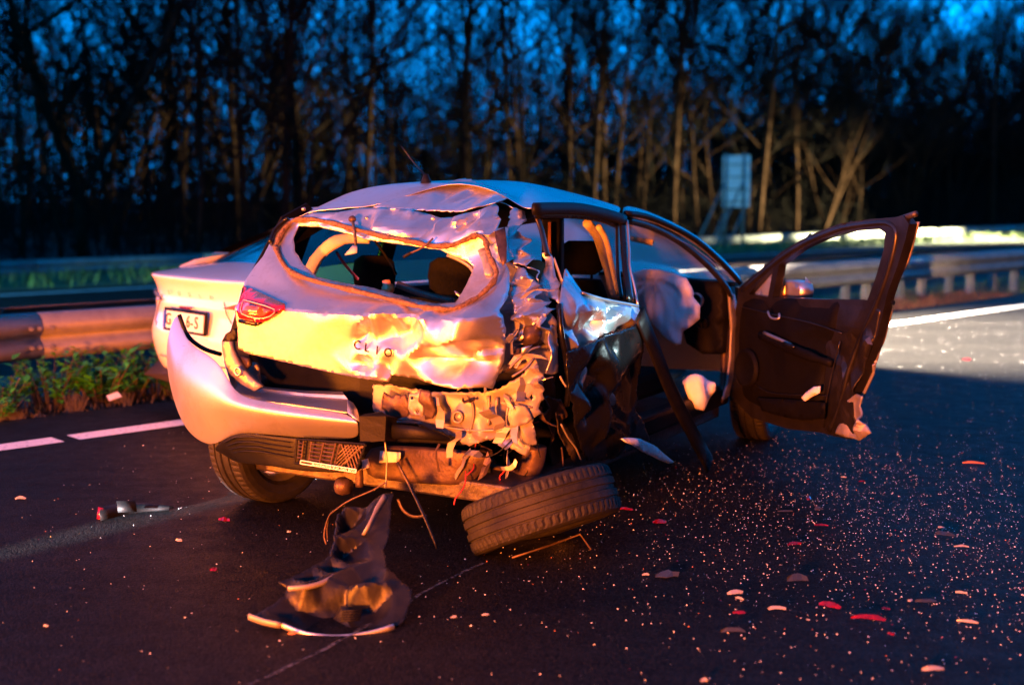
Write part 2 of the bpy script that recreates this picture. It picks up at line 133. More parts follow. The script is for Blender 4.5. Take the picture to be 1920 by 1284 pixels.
'well_t3':[(0.79,-0.072,0.271),(0.79,-0.0,0.266),(0.79,0.099,0.243)],
'well_t4':[(0.763,-0.442,0.736),(0.791,-0.408,0.775),(0.818,-0.373,0.804),(0.831,-0.324,0.81)],
'well_t5':[(0.77,-0.434,0.703),(0.806,-0.394,0.733),(0.825,-0.364,0.769)],
'well_t6':[(0.846,-0.182,0.678),(0.854,-0.174,0.656),(0.865,-0.164,0.634)],
'bluescrap':([(0.806,0.815,0.1),(0.84,0.825,0.1),(0.808,0.784,0.1),(0.801,0.784,0.1)],[],[]),
'reardoor':([(0.006,1.097,0.0),(0.034,1.058,0.0),(0.04,0.998,0.02),(0.212,0.96,0.02),(0.476,0.92,0.0),(0.58,0.902,0.0),(0.605,0.835,0.0),(0.733,0.722,-0.05),(0.807,0.559,-0.1),(0.825,0.401,-0.12),(0.546,0.345,-0.1),(0.272,0.389,-0.1),(0.065,0.518,-0.06),(-0.068,0.673,-0.02),(-0.144,0.77,0.0),(-0.182,0.866,0.0),(-0.185,0.967,0.02),(-0.111,1.035,0.02)],[],[(-0.106,0.983,0.05),(-0.148,0.901,0.03),(0.09,0.877,-0.05),(-0.032,0.957,0.05),(0.195,0.868,-0.04),(0.068,0.928,0.05),(0.31,0.917,-0.02),(0.149,0.877,0.05),(0.451,0.81,-0.06),(0.318,0.885,0.04),(0.474,0.847,0.02),(0.156,0.808,0.03),(0.166,0.779,-0.05),(-0.092,0.79,0.05),(-0.056,0.805,0.0),(0.53,0.741,-0.07),(0.209,0.731,-0.02),(0.536,0.744,-0.02),(0.028,0.664,0.02),(0.442,0.606,-0.08),(0.395,0.642,0.02),(0.335,0.524,-0.08),(0.321,0.511,0.03),(-0.02,0.582,0.02)]),
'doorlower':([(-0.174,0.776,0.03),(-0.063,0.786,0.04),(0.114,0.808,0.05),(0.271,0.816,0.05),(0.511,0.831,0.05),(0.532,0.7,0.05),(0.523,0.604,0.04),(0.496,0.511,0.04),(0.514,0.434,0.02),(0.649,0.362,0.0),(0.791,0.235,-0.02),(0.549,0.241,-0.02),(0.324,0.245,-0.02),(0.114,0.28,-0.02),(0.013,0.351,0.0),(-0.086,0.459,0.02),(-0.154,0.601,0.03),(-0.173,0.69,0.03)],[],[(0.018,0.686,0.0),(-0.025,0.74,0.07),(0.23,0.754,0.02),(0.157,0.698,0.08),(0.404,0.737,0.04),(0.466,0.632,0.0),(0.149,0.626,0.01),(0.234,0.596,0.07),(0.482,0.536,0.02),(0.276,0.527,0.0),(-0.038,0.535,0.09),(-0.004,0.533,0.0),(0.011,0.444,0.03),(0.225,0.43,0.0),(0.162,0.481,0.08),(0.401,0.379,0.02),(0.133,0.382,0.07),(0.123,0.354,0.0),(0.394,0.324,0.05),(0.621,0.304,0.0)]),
'silltrim':[(0.9,0.47,0.873),(0.91,0.599,0.718),(0.93,0.744,0.518),(0.94,0.958,0.309),(0.94,1.254,0.058)],
'trimshard':([(0.158,0.378,0.12),(0.239,0.369,0.12),(0.345,0.346,0.12),(0.492,0.292,0.12),(0.627,0.224,0.12),(0.737,0.168,0.12),(0.686,0.171,0.12),(0.554,0.215,0.12),(0.347,0.296,0.12),(0.229,0.345,0.12)],[],[(0.312,0.327,0.15),(0.536,0.246,0.13)]),
'doorline':[(0.844,0.011,0.998),(0.859,0.181,0.96),(0.873,0.403,0.924),(0.875,0.502,0.908)],
'roofrail':[(0.672,-0.091,1.339),(0.672,0.141,1.34),(0.675,0.352,1.334),(0.685,0.585,1.308),(0.695,0.752,1.281)],
'rearframe':[(0.651,-0.031,1.317),(0.651,0.181,1.317),(0.654,0.393,1.31),(0.662,0.578,1.291),(0.672,0.698,1.265)],
'apillar':[(0.683,0.779,1.313),(0.689,0.993,1.298),(0.71,1.255,1.245),(0.741,1.52,1.169),(0.787,1.76,1.051),(0.838,1.945,0.925)],
'aseal':[(0.664,0.833,1.285),(0.674,1.027,1.259),(0.695,1.245,1.208),(0.725,1.457,1.132),(0.768,1.654,1.025),(0.81,1.805,0.91),(0.81,1.893,0.84)],
'bpillar':[(0.675,0.768,1.284),(0.73,0.674,1.144),(0.777,0.599,1.027),(0.82,0.542,0.916)],
'bpillar2':[(0.637,0.79,1.278),(0.691,0.678,1.143),(0.738,0.592,1.026),(0.775,0.549,0.933)],
'bpillarchrome':[(0.7,0.759,1.281),(0.755,0.667,1.145),(0.783,0.613,1.075),(0.821,0.586,0.981),(0.845,0.569,0.899)],
'belt1':[(0.55,0.639,1.27),(0.55,0.741,1.213),(0.55,0.812,1.122),(0.55,0.885,1.017),(0.55,0.948,0.909)],
'belt2':[(0.6,0.661,1.253),(0.6,0.742,1.189),(0.6,0.814,1.06),(0.6,0.889,0.928)],
'cbar':[(0.63,0.004,1.321),(0.656,0.007,1.255),(0.682,-0.008,1.19),(0.699,-0.017,1.146)],
'glasssplit':[(0.1,-0.273,1.331),(0.1,-0.247,1.276)],
'rearglass':([(0.139,1.278,-0.1),(0.551,1.286,-0.1),(0.805,1.25,-0.1),(0.595,0.941,-0.1),(0.313,0.983,-0.1),(0.187,1.069,-0.1),(0.149,1.161,-0.1)],[],[]),
'hingepost':([(1.84,0.878,-0.03),(1.925,0.861,-0.03),(1.982,0.775,-0.03),(2.005,0.684,-0.03),(1.962,0.54,-0.03),(1.935,0.424,-0.03),(1.874,0.307,-0.03),(1.775,0.298,-0.03),(1.836,0.377,-0.03),(1.878,0.519,-0.03),(1.886,0.665,-0.03),(1.862,0.784,-0.03)],[],[(1.908,0.693,-0.02)]),
'postinner':[(0.78,1.888,0.898),(0.78,1.898,0.721),(0.78,1.875,0.547),(0.78,1.868,0.371),(0.78,1.824,0.273)],
'airbag':([(0.398,0.993,0.0),(0.469,1.012,0.0),(0.548,1.012,0.0),(0.627,0.995,0.0),(0.702,0.972,0.0),(0.735,0.92,0.0),(0.745,0.871,0.0),(0.781,0.831,0.0),(0.78,0.761,0.0),(0.73,0.719,0.0),(0.686,0.689,0.0),(0.678,0.624,0.0),(0.651,0.614,0.0),(0.596,0.647,0.0),(0.56,0.674,0.0),(0.516,0.725,0.0),(0.457,0.774,0.0),(0.409,0.851,0.0)],[],[]),
'seatbag':([(0.711,0.438,0.0),(0.74,0.468,0.0),(0.781,0.482,0.0),(0.822,0.474,0.0),(0.849,0.453,0.0),(0.89,0.443,0.0),(0.893,0.404,0.0),(0.859,0.354,0.0),(0.832,0.29,0.0),(0.79,0.292,0.0),(0.748,0.353,0.0)],[],[]),
'sideairbag':([(1.717,0.892,0.0),(1.808,1.024,0.0),(1.93,1.096,0.0),(2.086,1.1,0.0),(2.175,1.008,0.0),(2.177,0.896,0.0),(2.054,0.855,0.0),(1.845,0.853,0.0)],[],[]),
'dash':([(0.535,0.935,0.0),(0.676,0.934,0.0),(0.787,0.915,0.0),(0.798,0.722,0.0),(0.795,0.545,0.0),(0.684,0.538,0.0),(0.589,0.592,0.0),(0.555,0.71,0.0)],[],[]),
'vent':[(0.652,1.88,0.832)],
'vent2':[(0.688,1.88,0.712)],
'visor':[(0.389,1.5,1.203),(0.516,1.5,1.177)],
'fdoor':([(0.106,0.897,0.0),(0.304,1.004,0.0),(0.505,1.108,0.0),(0.669,1.173,0.0),(0.829,1.222,0.0),(1.002,1.264,0.0),(1.225,1.288,0.0),(1.404,1.3,0.0),(1.451,1.308,0.0),(1.496,1.271,0.0),(1.478,1.206,0.0),(1.428,1.082,0.0),(1.368,0.964,0.0),(1.343,0.88,0.0),(1.304,0.759,0.0),(1.228,0.602,0.0),(1.143,0.464,0.0),(1.144,0.362,0.0),(1.189,0.281,0.0),(1.142,0.254,0.0),(0.904,0.242,0.0),(0.62,0.208,0.0),(0.26,0.208,0.0),(0.03,0.299,0.0),(0.053,0.568,0.0),(0.078,0.778,0.0)],[[(0.21,0.873,0.0),(0.357,0.976,0.0),(0.44,1.031,0.0),(0.397,0.872,0.0)],[(0.494,1.044,0.0),(0.68,1.131,0.0),(0.861,1.187,0.0),(1.082,1.231,0.0),(1.292,1.246,0.0),(1.335,1.228,0.0),(1.331,1.158,0.0),(1.282,1.03,0.0),(1.226,0.919,0.0),(0.923,0.898,0.0),(0.71,0.887,0.0),(0.437,0.872,0.0)]],[(0.42,0.694,0.0),(0.43,0.47,0.0),(0.888,0.742,0.0),(0.857,0.474,0.0),(1.125,0.766,0.02),(1.054,0.555,0.02),(1.155,0.718,-0.02),(1.081,0.582,-0.02),(1.085,0.354,0.02)]),
'ftrim':([(0.097,0.858,0.0),(0.362,0.867,0.0),(0.71,0.882,0.0),(0.923,0.896,0.0),(1.12,0.901,0.0),(1.073,0.862,0.0),(1.025,0.812,0.0),(0.998,0.701,0.0),(0.973,0.597,0.0),(0.929,0.445,0.0),(0.912,0.27,0.0),(0.686,0.236,0.0),(0.39,0.236,0.0),(0.121,0.274,0.0),(0.03,0.302,0.0),(0.053,0.568,0.0)],[],[(0.34,0.816,0.05),(0.629,0.853,0.045),(0.995,0.877,0.05),(0.5,0.649,0.05),(0.673,0.717,0.07),(1.005,0.667,0.08),(0.487,0.591,0.04),(0.91,0.563,0.04),(0.238,0.736,0.05),(0.337,0.404,0.07),(0.61,0.387,0.05),(0.901,0.431,0.06),(0.727,0.294,0.03),(1.0,0.78,0.05)]),
'fdoorseal':[(0.867,1.9,0.885),(1.019,1.776,0.989),(1.175,1.649,1.091),(1.3,1.547,1.156),(1.424,1.446,1.205),(1.557,1.337,1.245),(1.729,1.197,1.269),(1.814,1.128,1.269),(1.85,1.099,1.234),(1.842,1.105,1.152),(1.807,1.134,1.03),(1.754,1.177,0.892),(1.67,1.245,0.722),(1.612,1.28,0.563),(1.57,1.314,0.401),(1.509,1.364,0.263)],
'fedge':([(1.429,1.277,-0.03),(1.5,1.28,-0.03),(1.47,1.198,-0.03),(1.423,1.081,-0.03),(1.36,0.967,-0.03),(1.342,0.883,-0.03),(1.303,0.775,-0.03),(1.229,0.576,-0.03),(1.152,0.453,-0.03),(1.101,0.405,-0.03),(1.136,0.512,-0.03),(1.208,0.673,-0.03),(1.255,0.802,-0.03),(1.274,0.883,-0.03),(1.256,0.925,-0.03),(1.298,0.989,-0.03),(1.351,1.125,-0.03),(1.396,1.222,-0.03)],[],[(1.397,1.15,-0.05),(1.381,1.031,-0.01),(1.267,0.925,-0.06),(1.355,0.898,0.01),(1.232,0.75,-0.05),(1.235,0.603,0.0),(1.134,0.511,-0.05)]),
'fedge2':([(1.176,0.722,0.02),(1.242,0.827,0.02),(1.277,0.892,0.02),(1.324,0.879,0.02),(1.286,0.733,0.02),(1.216,0.576,0.02),(1.154,0.454,0.02),(1.106,0.357,0.02),(1.047,0.275,0.02),(0.991,0.286,0.02),(1.059,0.453,0.02),(1.118,0.589,0.02)],[],[(1.261,0.732,0.06),(1.16,0.619,0.01),(1.175,0.472,0.06),(1.065,0.35,0.02)]),
'fcorner':([(1.108,0.43,0.03),(1.171,0.475,0.03),(1.227,0.468,0.03),(1.206,0.425,0.03),(1.232,0.384,0.03),(1.265,0.347,0.03),(1.299,0.311,0.03),(1.214,0.26,0.03),(1.125,0.259,0.03),(1.024,0.261,0.03),(1.079,0.34,0.03)],[],[(1.238,0.446,0.09),(1.152,0.39,0.01),(1.242,0.372,0.09),(1.171,0.316,0.0),(1.211,0.316,0.08)]),
'fcornerline':[(1.868,1.109,1.293),(1.901,1.083,1.303),(1.945,1.047,1.316)],
'fhandle':[(1.106,1.615,0.806),(1.128,1.584,0.782),(1.159,1.559,0.775),(1.187,1.549,0.782),(1.18,1.567,0.802)],
'fpull':[(1.083,1.634,0.692),(1.192,1.532,0.676),(1.274,1.465,0.66),(1.306,1.452,0.639)],
'fspeaker':[(0.959,1.748,0.486)],
'fmirror':([(0.26,0.933,-0.12),(0.29,0.946,-0.12),(0.385,0.958,-0.12),(0.39,0.857,-0.12),(0.253,0.846,-0.12)],[],[]),
'fmirrorglass':([(0.4,0.956,-0.12),(0.463,0.957,-0.12),(0.526,0.945,-0.12),(0.542,0.91,-0.12),(0.535,0.873,-0.12),(0.405,0.852,-0.12)],[],[]),
'forangetab':([(0.825,0.405,0.09),(0.864,0.44,0.09),(0.929,0.476,0.09),(0.977,0.486,0.09),(0.974,0.454,0.09),(0.901,0.42,0.09),(0.857,0.394,0.09)],[],[(0.928,0.448,0.11)]),
'fquarterglass':([(0.191,0.871,-0.012),(0.338,0.975,-0.012),(0.422,1.03,-0.012),(0.379,0.87,-0.012)],[],[]),
'torn':([(-0.41,-0.024,0.03),(-0.381,-0.019,0.03),(-0.357,0.015,0.02),(-0.327,0.065,0.02),(-0.31,0.09,0.02),(-0.299,0.114,0.03),(-0.333,0.122,0.05),(-0.315,0.136,0.05),(-0.295,0.145,0.05),(-0.23,0.212,0.05),(-0.2,0.256,0.04),(-0.184,0.283,0.04),(-0.177,0.378,0.05),(-0.18,0.5,0.07),(-0.164,0.544,0.07),(-0.139,0.6,0.02),(-0.114,0.595,0.0),(-0.078,0.563,0.05),(-0.043,0.581,0.08),(-0.011,0.598,0.09),(0.012,0.606,0.08),(0.01,0.528,0.06),(0.013,0.392,0.04),(0.002,0.33,0.03),(0.022,0.214,0.04),(0.07,0.146,0.04),(0.118,0.095,0.04),(0.113,0.037,0.02),(0.096,-0.022,0.0),(0.069,-0.048,0.0),(-0.012,-0.082,0.0),(-0.108,-0.1,0.0),(-0.21,-0.077,0.0),(-0.294,-0.042,0.01),(-0.343,-0.046,0.02)],[],[(-0.155,0.593,-0.03),(-0.153,0.49,-0.04),(-0.154,0.349,-0.03),(-0.16,0.23,-0.02),(-0.194,0.141,0.06),(-0.24,0.099,0.07),(-0.166,0.168,0.05),(-0.218,0.155,0.0),(-0.26,0.095,0.04),(-0.116,0.458,0.03),(-0.071,0.496,0.05),(-0.063,0.407,0.02),(-0.029,0.269,0.03),(-0.102,0.252,0.02),(-0.046,0.099,0.07),(-0.104,0.122,0.03),(-0.037,0.146,0.0),(0.024,0.112,0.06),(0.059,0.094,0.03),(-0.113,0.051,0.02),(-0.189,0.074,-0.01),(-0.259,0.059,-0.02),(-0.102,0.068,-0.05),(-0.011,0.058,-0.03),(-0.152,0.041,-0.05),(0.057,0.009,0.01),(-0.288,0.018,-0.02),(-0.069,-0.047,-0.01),(0.008,-0.034,-0.01)]),
'tornlip':[(-0.74,3.795,0.018),(-0.657,3.768,-0.003),(-0.556,3.754,-0.008),(-0.461,3.771,-0.002),(-0.38,3.797,0.013)],
'tornrib':[(-0.74,3.91,0.102),(-0.68,3.918,0.105),(-0.632,3.955,0.108),(-0.604,4.003,0.115)],
'torntab':[(-0.853,3.822,0.038),(-0.799,3.797,0.029),(-0.745,3.795,0.018)],
'tornvent':[(-0.556,3.845,0.036),(-0.491,3.85,0.038)],
'tornspike':[(-0.463,4.351,0.305),(-0.489,4.302,0.266),(-0.51,4.245,0.224),(-0.529,4.243,0.191)],
'roof':[[(-0.289,-0.2,1.329),(-0.08,0.0,1.429),(-0.054,0.1,1.454),(0.088,0.35,1.47),(0.144,0.55,1.475),(0.199,0.8,1.478),(0.259,1.0,1.435),(0.286,1.1,1.415),(0.427,1.3,1.353),(0.487,1.45,1.319),(0.558,1.62,1.259),(0.63,1.8,1.187),(0.728,1.92,1.072),(0.833,2.02,0.927)],[(-0.172,-0.19,1.339),(0.006,0.0,1.424),(0.076,0.09,1.455),(0.229,0.25,1.444),(0.352,0.3,1.406),(0.378,0.4,1.416),(0.447,0.6,1.397),(0.477,0.75,1.385),(0.561,1.0,1.326),(0.589,1.22,1.3),(0.629,1.45,1.246),(0.681,1.67,1.169),(0.754,1.85,1.053),(0.834,1.99,0.92)],[(-0.065,-0.18,1.344),(0.091,0.0,1.419),(0.205,0.08,1.456),(0.396,0.1,1.416),(0.581,0.0,1.329),(0.622,0.0,1.34),(0.641,0.2,1.341),(0.669,0.4,1.343),(0.692,0.7,1.299),(0.686,1.0,1.28),(0.704,1.27,1.234),(0.733,1.54,1.151),(0.781,1.78,1.033),(0.833,1.96,0.91)]],
'glassrem':[(-0.473,-0.377,1.189),(-0.487,-0.343,1.225),(-0.482,-0.32,1.252),(-0.459,-0.296,1.283),(-0.443,-0.29,1.292)],
'innerpillar':[(-0.482,-0.12,1.017),(-0.443,-0.12,1.095),(-0.369,-0.12,1.164),(-0.272,-0.12,1.204),(-0.134,-0.12,1.208)],
'beltred':[(-0.491,0.1,1.134),(-0.43,0.1,1.066),(-0.363,0.1,1.008)],
'strutrod':[(-0.081,-0.306,1.295),(-0.059,-0.328,1.264),(-0.044,-0.337,1.22),(-0.04,-0.341,1.182)],
'strutclip':([(-0.065,1.148,0.02),(-0.054,1.17,0.02),(-0.049,1.187,0.02),(-0.024,1.183,0.02),(-0.01,1.158,0.02),(-0.032,1.153,0.02)],[],[]),
'cable':[(0.365,-0.365,1.223),(0.348,-0.385,1.2),(0.315,-0.395,1.178),(0.271,-0.387,1.164)],
'cableplug':[(0.271,-0.387,1.164),(0.234,-0.383,1.146)],
'wiperarm':[(0.107,-0.25,1.023),(0.188,-0.25,0.999),(0.281,-0.25,0.978),(0.386,-0.25,0.963)],
'wiperknob':[(0.081,-0.28,1.002)],
'rodwedge':[(-0.342,0.2,1.189),(-0.287,0.2,1.127),(-0.242,0.2,1.066),(-0.218,0.2,1.03)],
'embring':[(0.57,-0.475,0.533),(0.564,-0.476,0.518),(0.55,-0.478,0.511),(0.536,-0.482,0.516),(0.532,-0.485,0.531),(0.538,-0.485,0.547),(0.552,-0.482,0.554),(0.565,-0.478,0.548)],
'rib1':[(0.664,-0.433,0.619),(0.664,-0.429,0.56),(0.658,-0.427,0.502)],
'rib2':[(0.693,-0.42,0.613),(0.692,-0.416,0.55),(0.684,-0.414,0.496)],
'rib3':[(0.252,-0.484,0.488),(0.407,-0.483,0.494),(0.565,-0.456,0.479),(0.686,-0.413,0.483),(0.733,-0.39,0.496)],
'rib4':[(0.602,-0.455,0.59),(0.606,-0.45,0.537),(0.585,-0.449,0.467)],
'rib5':[(0.732,-0.397,0.578),(0.726,-0.398,0.539),(0.727,-0.393,0.496),(0.741,-0.384,0.484)],
'rib6':[(0.736,-0.396,0.591),(0.772,-0.375,0.586),(0.812,-0.348,0.573)],
'armrest':[(1.052,1.659,0.677),(1.231,1.501,0.648),(1.41,1.354,0.622),(1.531,1.294,0.601)],
'seam1':[(0.895,1.826,0.805),(1.128,1.636,0.789),(1.384,1.427,0.778),(1.579,1.268,0.752)],
'seam2':[(0.932,1.77,0.439),(1.109,1.638,0.384),(1.332,1.456,0.413),(1.506,1.328,0.44)],
'seam3':[(1.571,1.275,0.713),(1.528,1.31,0.553),(1.494,1.337,0.391),(1.475,1.392,0.276)],
'switchpad':([(0.711,0.675,0.125),(0.805,0.664,0.125),(0.796,0.645,0.125),(0.702,0.655,0.125)],[],[]),
'mapbin':([(0.4,0.342,0.075),(0.789,0.388,0.075),(1.003,0.408,0.075),(0.994,0.329,0.075),(0.748,0.287,0.075),(0.455,0.28,0.075)],[],[(0.728,0.339,0.095)]),
'backfill':([(0.54,1.124,0.3),(0.589,1.114,0.3),(0.682,1.063,0.3),(0.779,0.983,0.3),(0.846,0.905,0.3),(0.842,0.797,0.3),(0.828,0.689,0.3),(0.784,0.69,0.3),(0.73,0.712,0.3),(0.681,0.69,0.3),(0.632,0.689,0.3),(0.658,0.819,0.3),(0.626,0.982,0.3)],[],[(0.66,0.98,0.34),(0.79,0.91,0.24),(0.694,0.859,0.33),(0.759,0.815,0.35),(0.75,0.781,0.26),(0.596,1.04,0.33)]),
}

MATS = {}
def mat(name, col, rough=.5, metal=0., spec=.5, coat=0., var=.0, vscale=8., bump=0., bscale=60., trans=0., alpha=None, emit=None, col2=None, rvar=0., detail=6.):
    m = bpy.data.materials.new(name); m.use_nodes = True
    nt = m.node_tree; b = nt.nodes['Principled BSDF']
    b.inputs['Base Color'].default_value = (*col, 1); b.inputs['Roughness'].default_value = rough
    b.inputs['Metallic'].default_value = metal; b.inputs['Specular IOR Level'].default_value = spec
    b.inputs['Coat Weight'].default_value = coat; b.inputs['Coat Roughness'].default_value = .08
    b.inputs['Transmission Weight'].default_value = trans
    if alpha is not None: b.inputs['Alpha'].default_value = alpha
    tc = nt.nodes.new('ShaderNodeTexCoord')
    if var or col2 or rvar:
        n = nt.nodes.new('ShaderNodeTexNoise'); n.inputs['Scale'].default_value = vscale; n.inputs['Detail'].default_value = detail
        n.inputs['Roughness'].default_value = .65
        nt.links.new(tc.outputs['Object'], n.inputs['Vector'])
        rmp = nt.nodes.new('ShaderNodeValToRGB')
        c2 = col2 or tuple(c * (1 - var) for c in col); c1 = col if col2 else tuple(min(1, c * (1 + var * .5)) for c in col)
        rmp.color_ramp.elements[0].position = .35; rmp.color_ramp.elements[1].position = .65
        rmp.color_ramp.elements[0].color = (*c2, 1); rmp.color_ramp.elements[1].color = (*c1, 1)
        nt.links.new(n.outputs['Fac'], rmp.inputs[0]); nt.links.new(rmp.outputs[0], b.inputs['Base Color'])
        if rvar:
            mr = nt.nodes.new('ShaderNodeMapRange'); mr.inputs[3].default_value = rough - rvar; mr.inputs[4].default_value = rough + rvar
            nt.links.new(n.outputs['Fac'], mr.inputs[0]); nt.links.new(mr.outputs[0], b.inputs['Roughness'])
    if bump:
        n2 = nt.nodes.new('ShaderNodeTexNoise'); n2.inputs['Scale'].default_value = bscale; n2.inputs['Detail'].default_value = 5
        nt.links.new(tc.outputs['Object'], n2.inputs['Vector'])
        bp = nt.nodes.new('ShaderNodeBump'); bp.inputs['Strength'].default_value = bump; bp.inputs['Distance'].default_value = .01
        nt.links.new(n2.outputs['Fac'], bp.inputs['Height']); nt.links.new(bp.outputs[0], b.inputs['Normal'])
    if emit:
        b.inputs['Emission Color'].default_value = (*emit[0], 1); b.inputs['Emission Strength'].default_value = emit[1]
    MATS[name] = m
    return m

class MB:
    """collects simple shapes into one mesh"""
    def __init__(s): s.v = []; s.f = []
    def add(s, v, f):
        o = len(s.v); s.v += [tuple(map(float, p)) for p in v]; s.f += [tuple(i + o for i in q) for q in f]; return s
    def box(s, c, d, rz=0., rx=0., ry=0.):
        m = Matrix.Rotation(rz, 3, 'Z') @ Matrix.Rotation(ry, 3, 'Y') @ Matrix.Rotation(rx, 3, 'X')
        v = [Vector(c) + m @ Vector((x * d[0] / 2, y * d[1] / 2, z * d[2] / 2)) for x in (-1, 1) for y in (-1, 1) for z in (-1, 1)]
        return s.add(v, [(0, 1, 3, 2), (4, 6, 7, 5), (0, 4, 5, 1), (2, 3, 7, 6), (0, 2, 6, 4), (1, 5, 7, 3)])
    def tube(s, pts, r, n=8, flat=1., up=None, cap=True):
        pts = [Vector(p) for p in pts]; rs = r if isinstance(r, (list, tuple)) else [r] * len(pts)
        rings = []; pu = None
        for i, p in enumerate(pts):
            t = (pts[min(i + 1, len(pts) - 1)] - pts[max(i - 1, 0)])
            t = t.normalized() if t.length > 1e-9 else Vector((0, 0, 1))
            if up is not None: a = Vector(up)
            elif pu is not None: a = pu
            else: a = Vector((0, 0, 1)) if abs(t.z) < .9 else Vector((1, 0, 0))
            b = t.cross(a).normalized(); a = b.cross(t).normalized(); pu = a
            rings.append([p + (a * math.sin(k * 2 * math.pi / n) + b * flat * math.cos(k * 2 * math.pi / n)) * rs[i] for k in range(n)])
        v = [q for rr in rings for q in rr]; f = []
        for i in range(len(rings) - 1):
            for k in range(n):
                f.append((i * n + k, i * n + (k + 1) % n, (i + 1) * n + (k + 1) % n, (i + 1) * n + k))
        if cap: f += [tuple(range(n))[::-1], tuple((len(rings) - 1) * n + k for k in range(n))]
        return s.add(v, f)
    def lathe(s, prof, c, axis, n=32, arc=2 * math.pi):
        """prof: (radius, along-axis) pairs"""
        ax = Vector(axis).normalized(); a = ax.orthogonal().normalized(); b = ax.cross(a); v = []; f = []
        for k in range(n):
            t = arc * k / n; d = a * math.cos(t) + b * math.sin(t)
            v += [Vector(c) + d * r + ax * h for r, h in prof]
        m = len(prof)
        for k in range(n):
            for i in range(m - 1):
                f.append((k * m + i, k * m + i + 1, ((k + 1) % n) * m + i + 1, ((k + 1) % n) * m + i))
        return s.add(v, f)
    def grid(s, rows):
        n = len(rows[0]); f = []
        for i in range(len(rows) - 1):
            for j in range(n - 1): f.append((i * n + j, i * n + j + 1, (i + 1) * n + j + 1, (i + 1) * n + j))
        return s.add([p for r in rows for p in r], f)
    def prism(s, poly, h, o=(0, 0, 0)):
        n = len(poly)
        v = [(p[0] + o[0], p[1] + o[1], o[2]) for p in poly] + [(p[0] + o[0], p[1] + o[1], o[2] + h) for p in poly]
        return s.add(v, [tuple(range(n))[::-1], tuple(range(n, 2 * n))] + [(i, (i + 1) % n, (i + 1) % n + n, i + n) for i in range(n)])
    def build(s, name, m, parent=None, smooth=False, bevel=0., sub=0, solid=0.):
        me = bpy.data.meshes.new(name); me.from_pydata(s.v, [], s.f); me.update()
        return finish(name, me, m, parent, smooth, bevel, sub, solid)
def finish(name, me, m, parent=None, smooth=False, bevel=0., sub=0, solid=0.):
    if smooth: me.polygons.foreach_set('use_smooth', [True] * len(me.polygons))
    if smooth and smooth is not True: me.set_sharp_from_angle(angle=R(smooth))
    o = bpy.data.objects.new(name, me); COL.objects.link(o)
    for mm in (m if isinstance(m, (list, tuple)) else [m]): me.materials.append(MATS[mm])
    if parent: o.parent = parent
    if solid:
        x = o.modifiers.new('s', 'SOLIDIFY'); x.thickness = solid; x.offset = 0
    if bevel:
        x = o.modifiers.new('b', 'BEVEL'); x.width = bevel; x.segments = 2; x.limit_method = 'ANGLE'
    if sub:
        x = o.modifiers.new('u', 'SUBSURF'); x.levels = sub; x.render_levels = sub
    return o
def empty(name, loc=(0, 0, 0), rz=0.):
    o = bpy.data.objects.new(name, None); COL.objects.link(o); o.location = loc; o.rotation_euler = (0, 0, rz); return o
def tag(o, label=None, cat=None, group=None, kind=None):
    if label: o['label'] = label
    if cat: o['category'] = cat
    if group: o['group'] = group
    if kind: o['kind'] = kind
    return o
def copy_tree(o, parent=None):
    c = o.copy(); COL.objects.link(c); c.parent = parent
    for ch in [x for x in bpy.data.objects if x.parent == o]: copy_tree(ch, c)
    return c

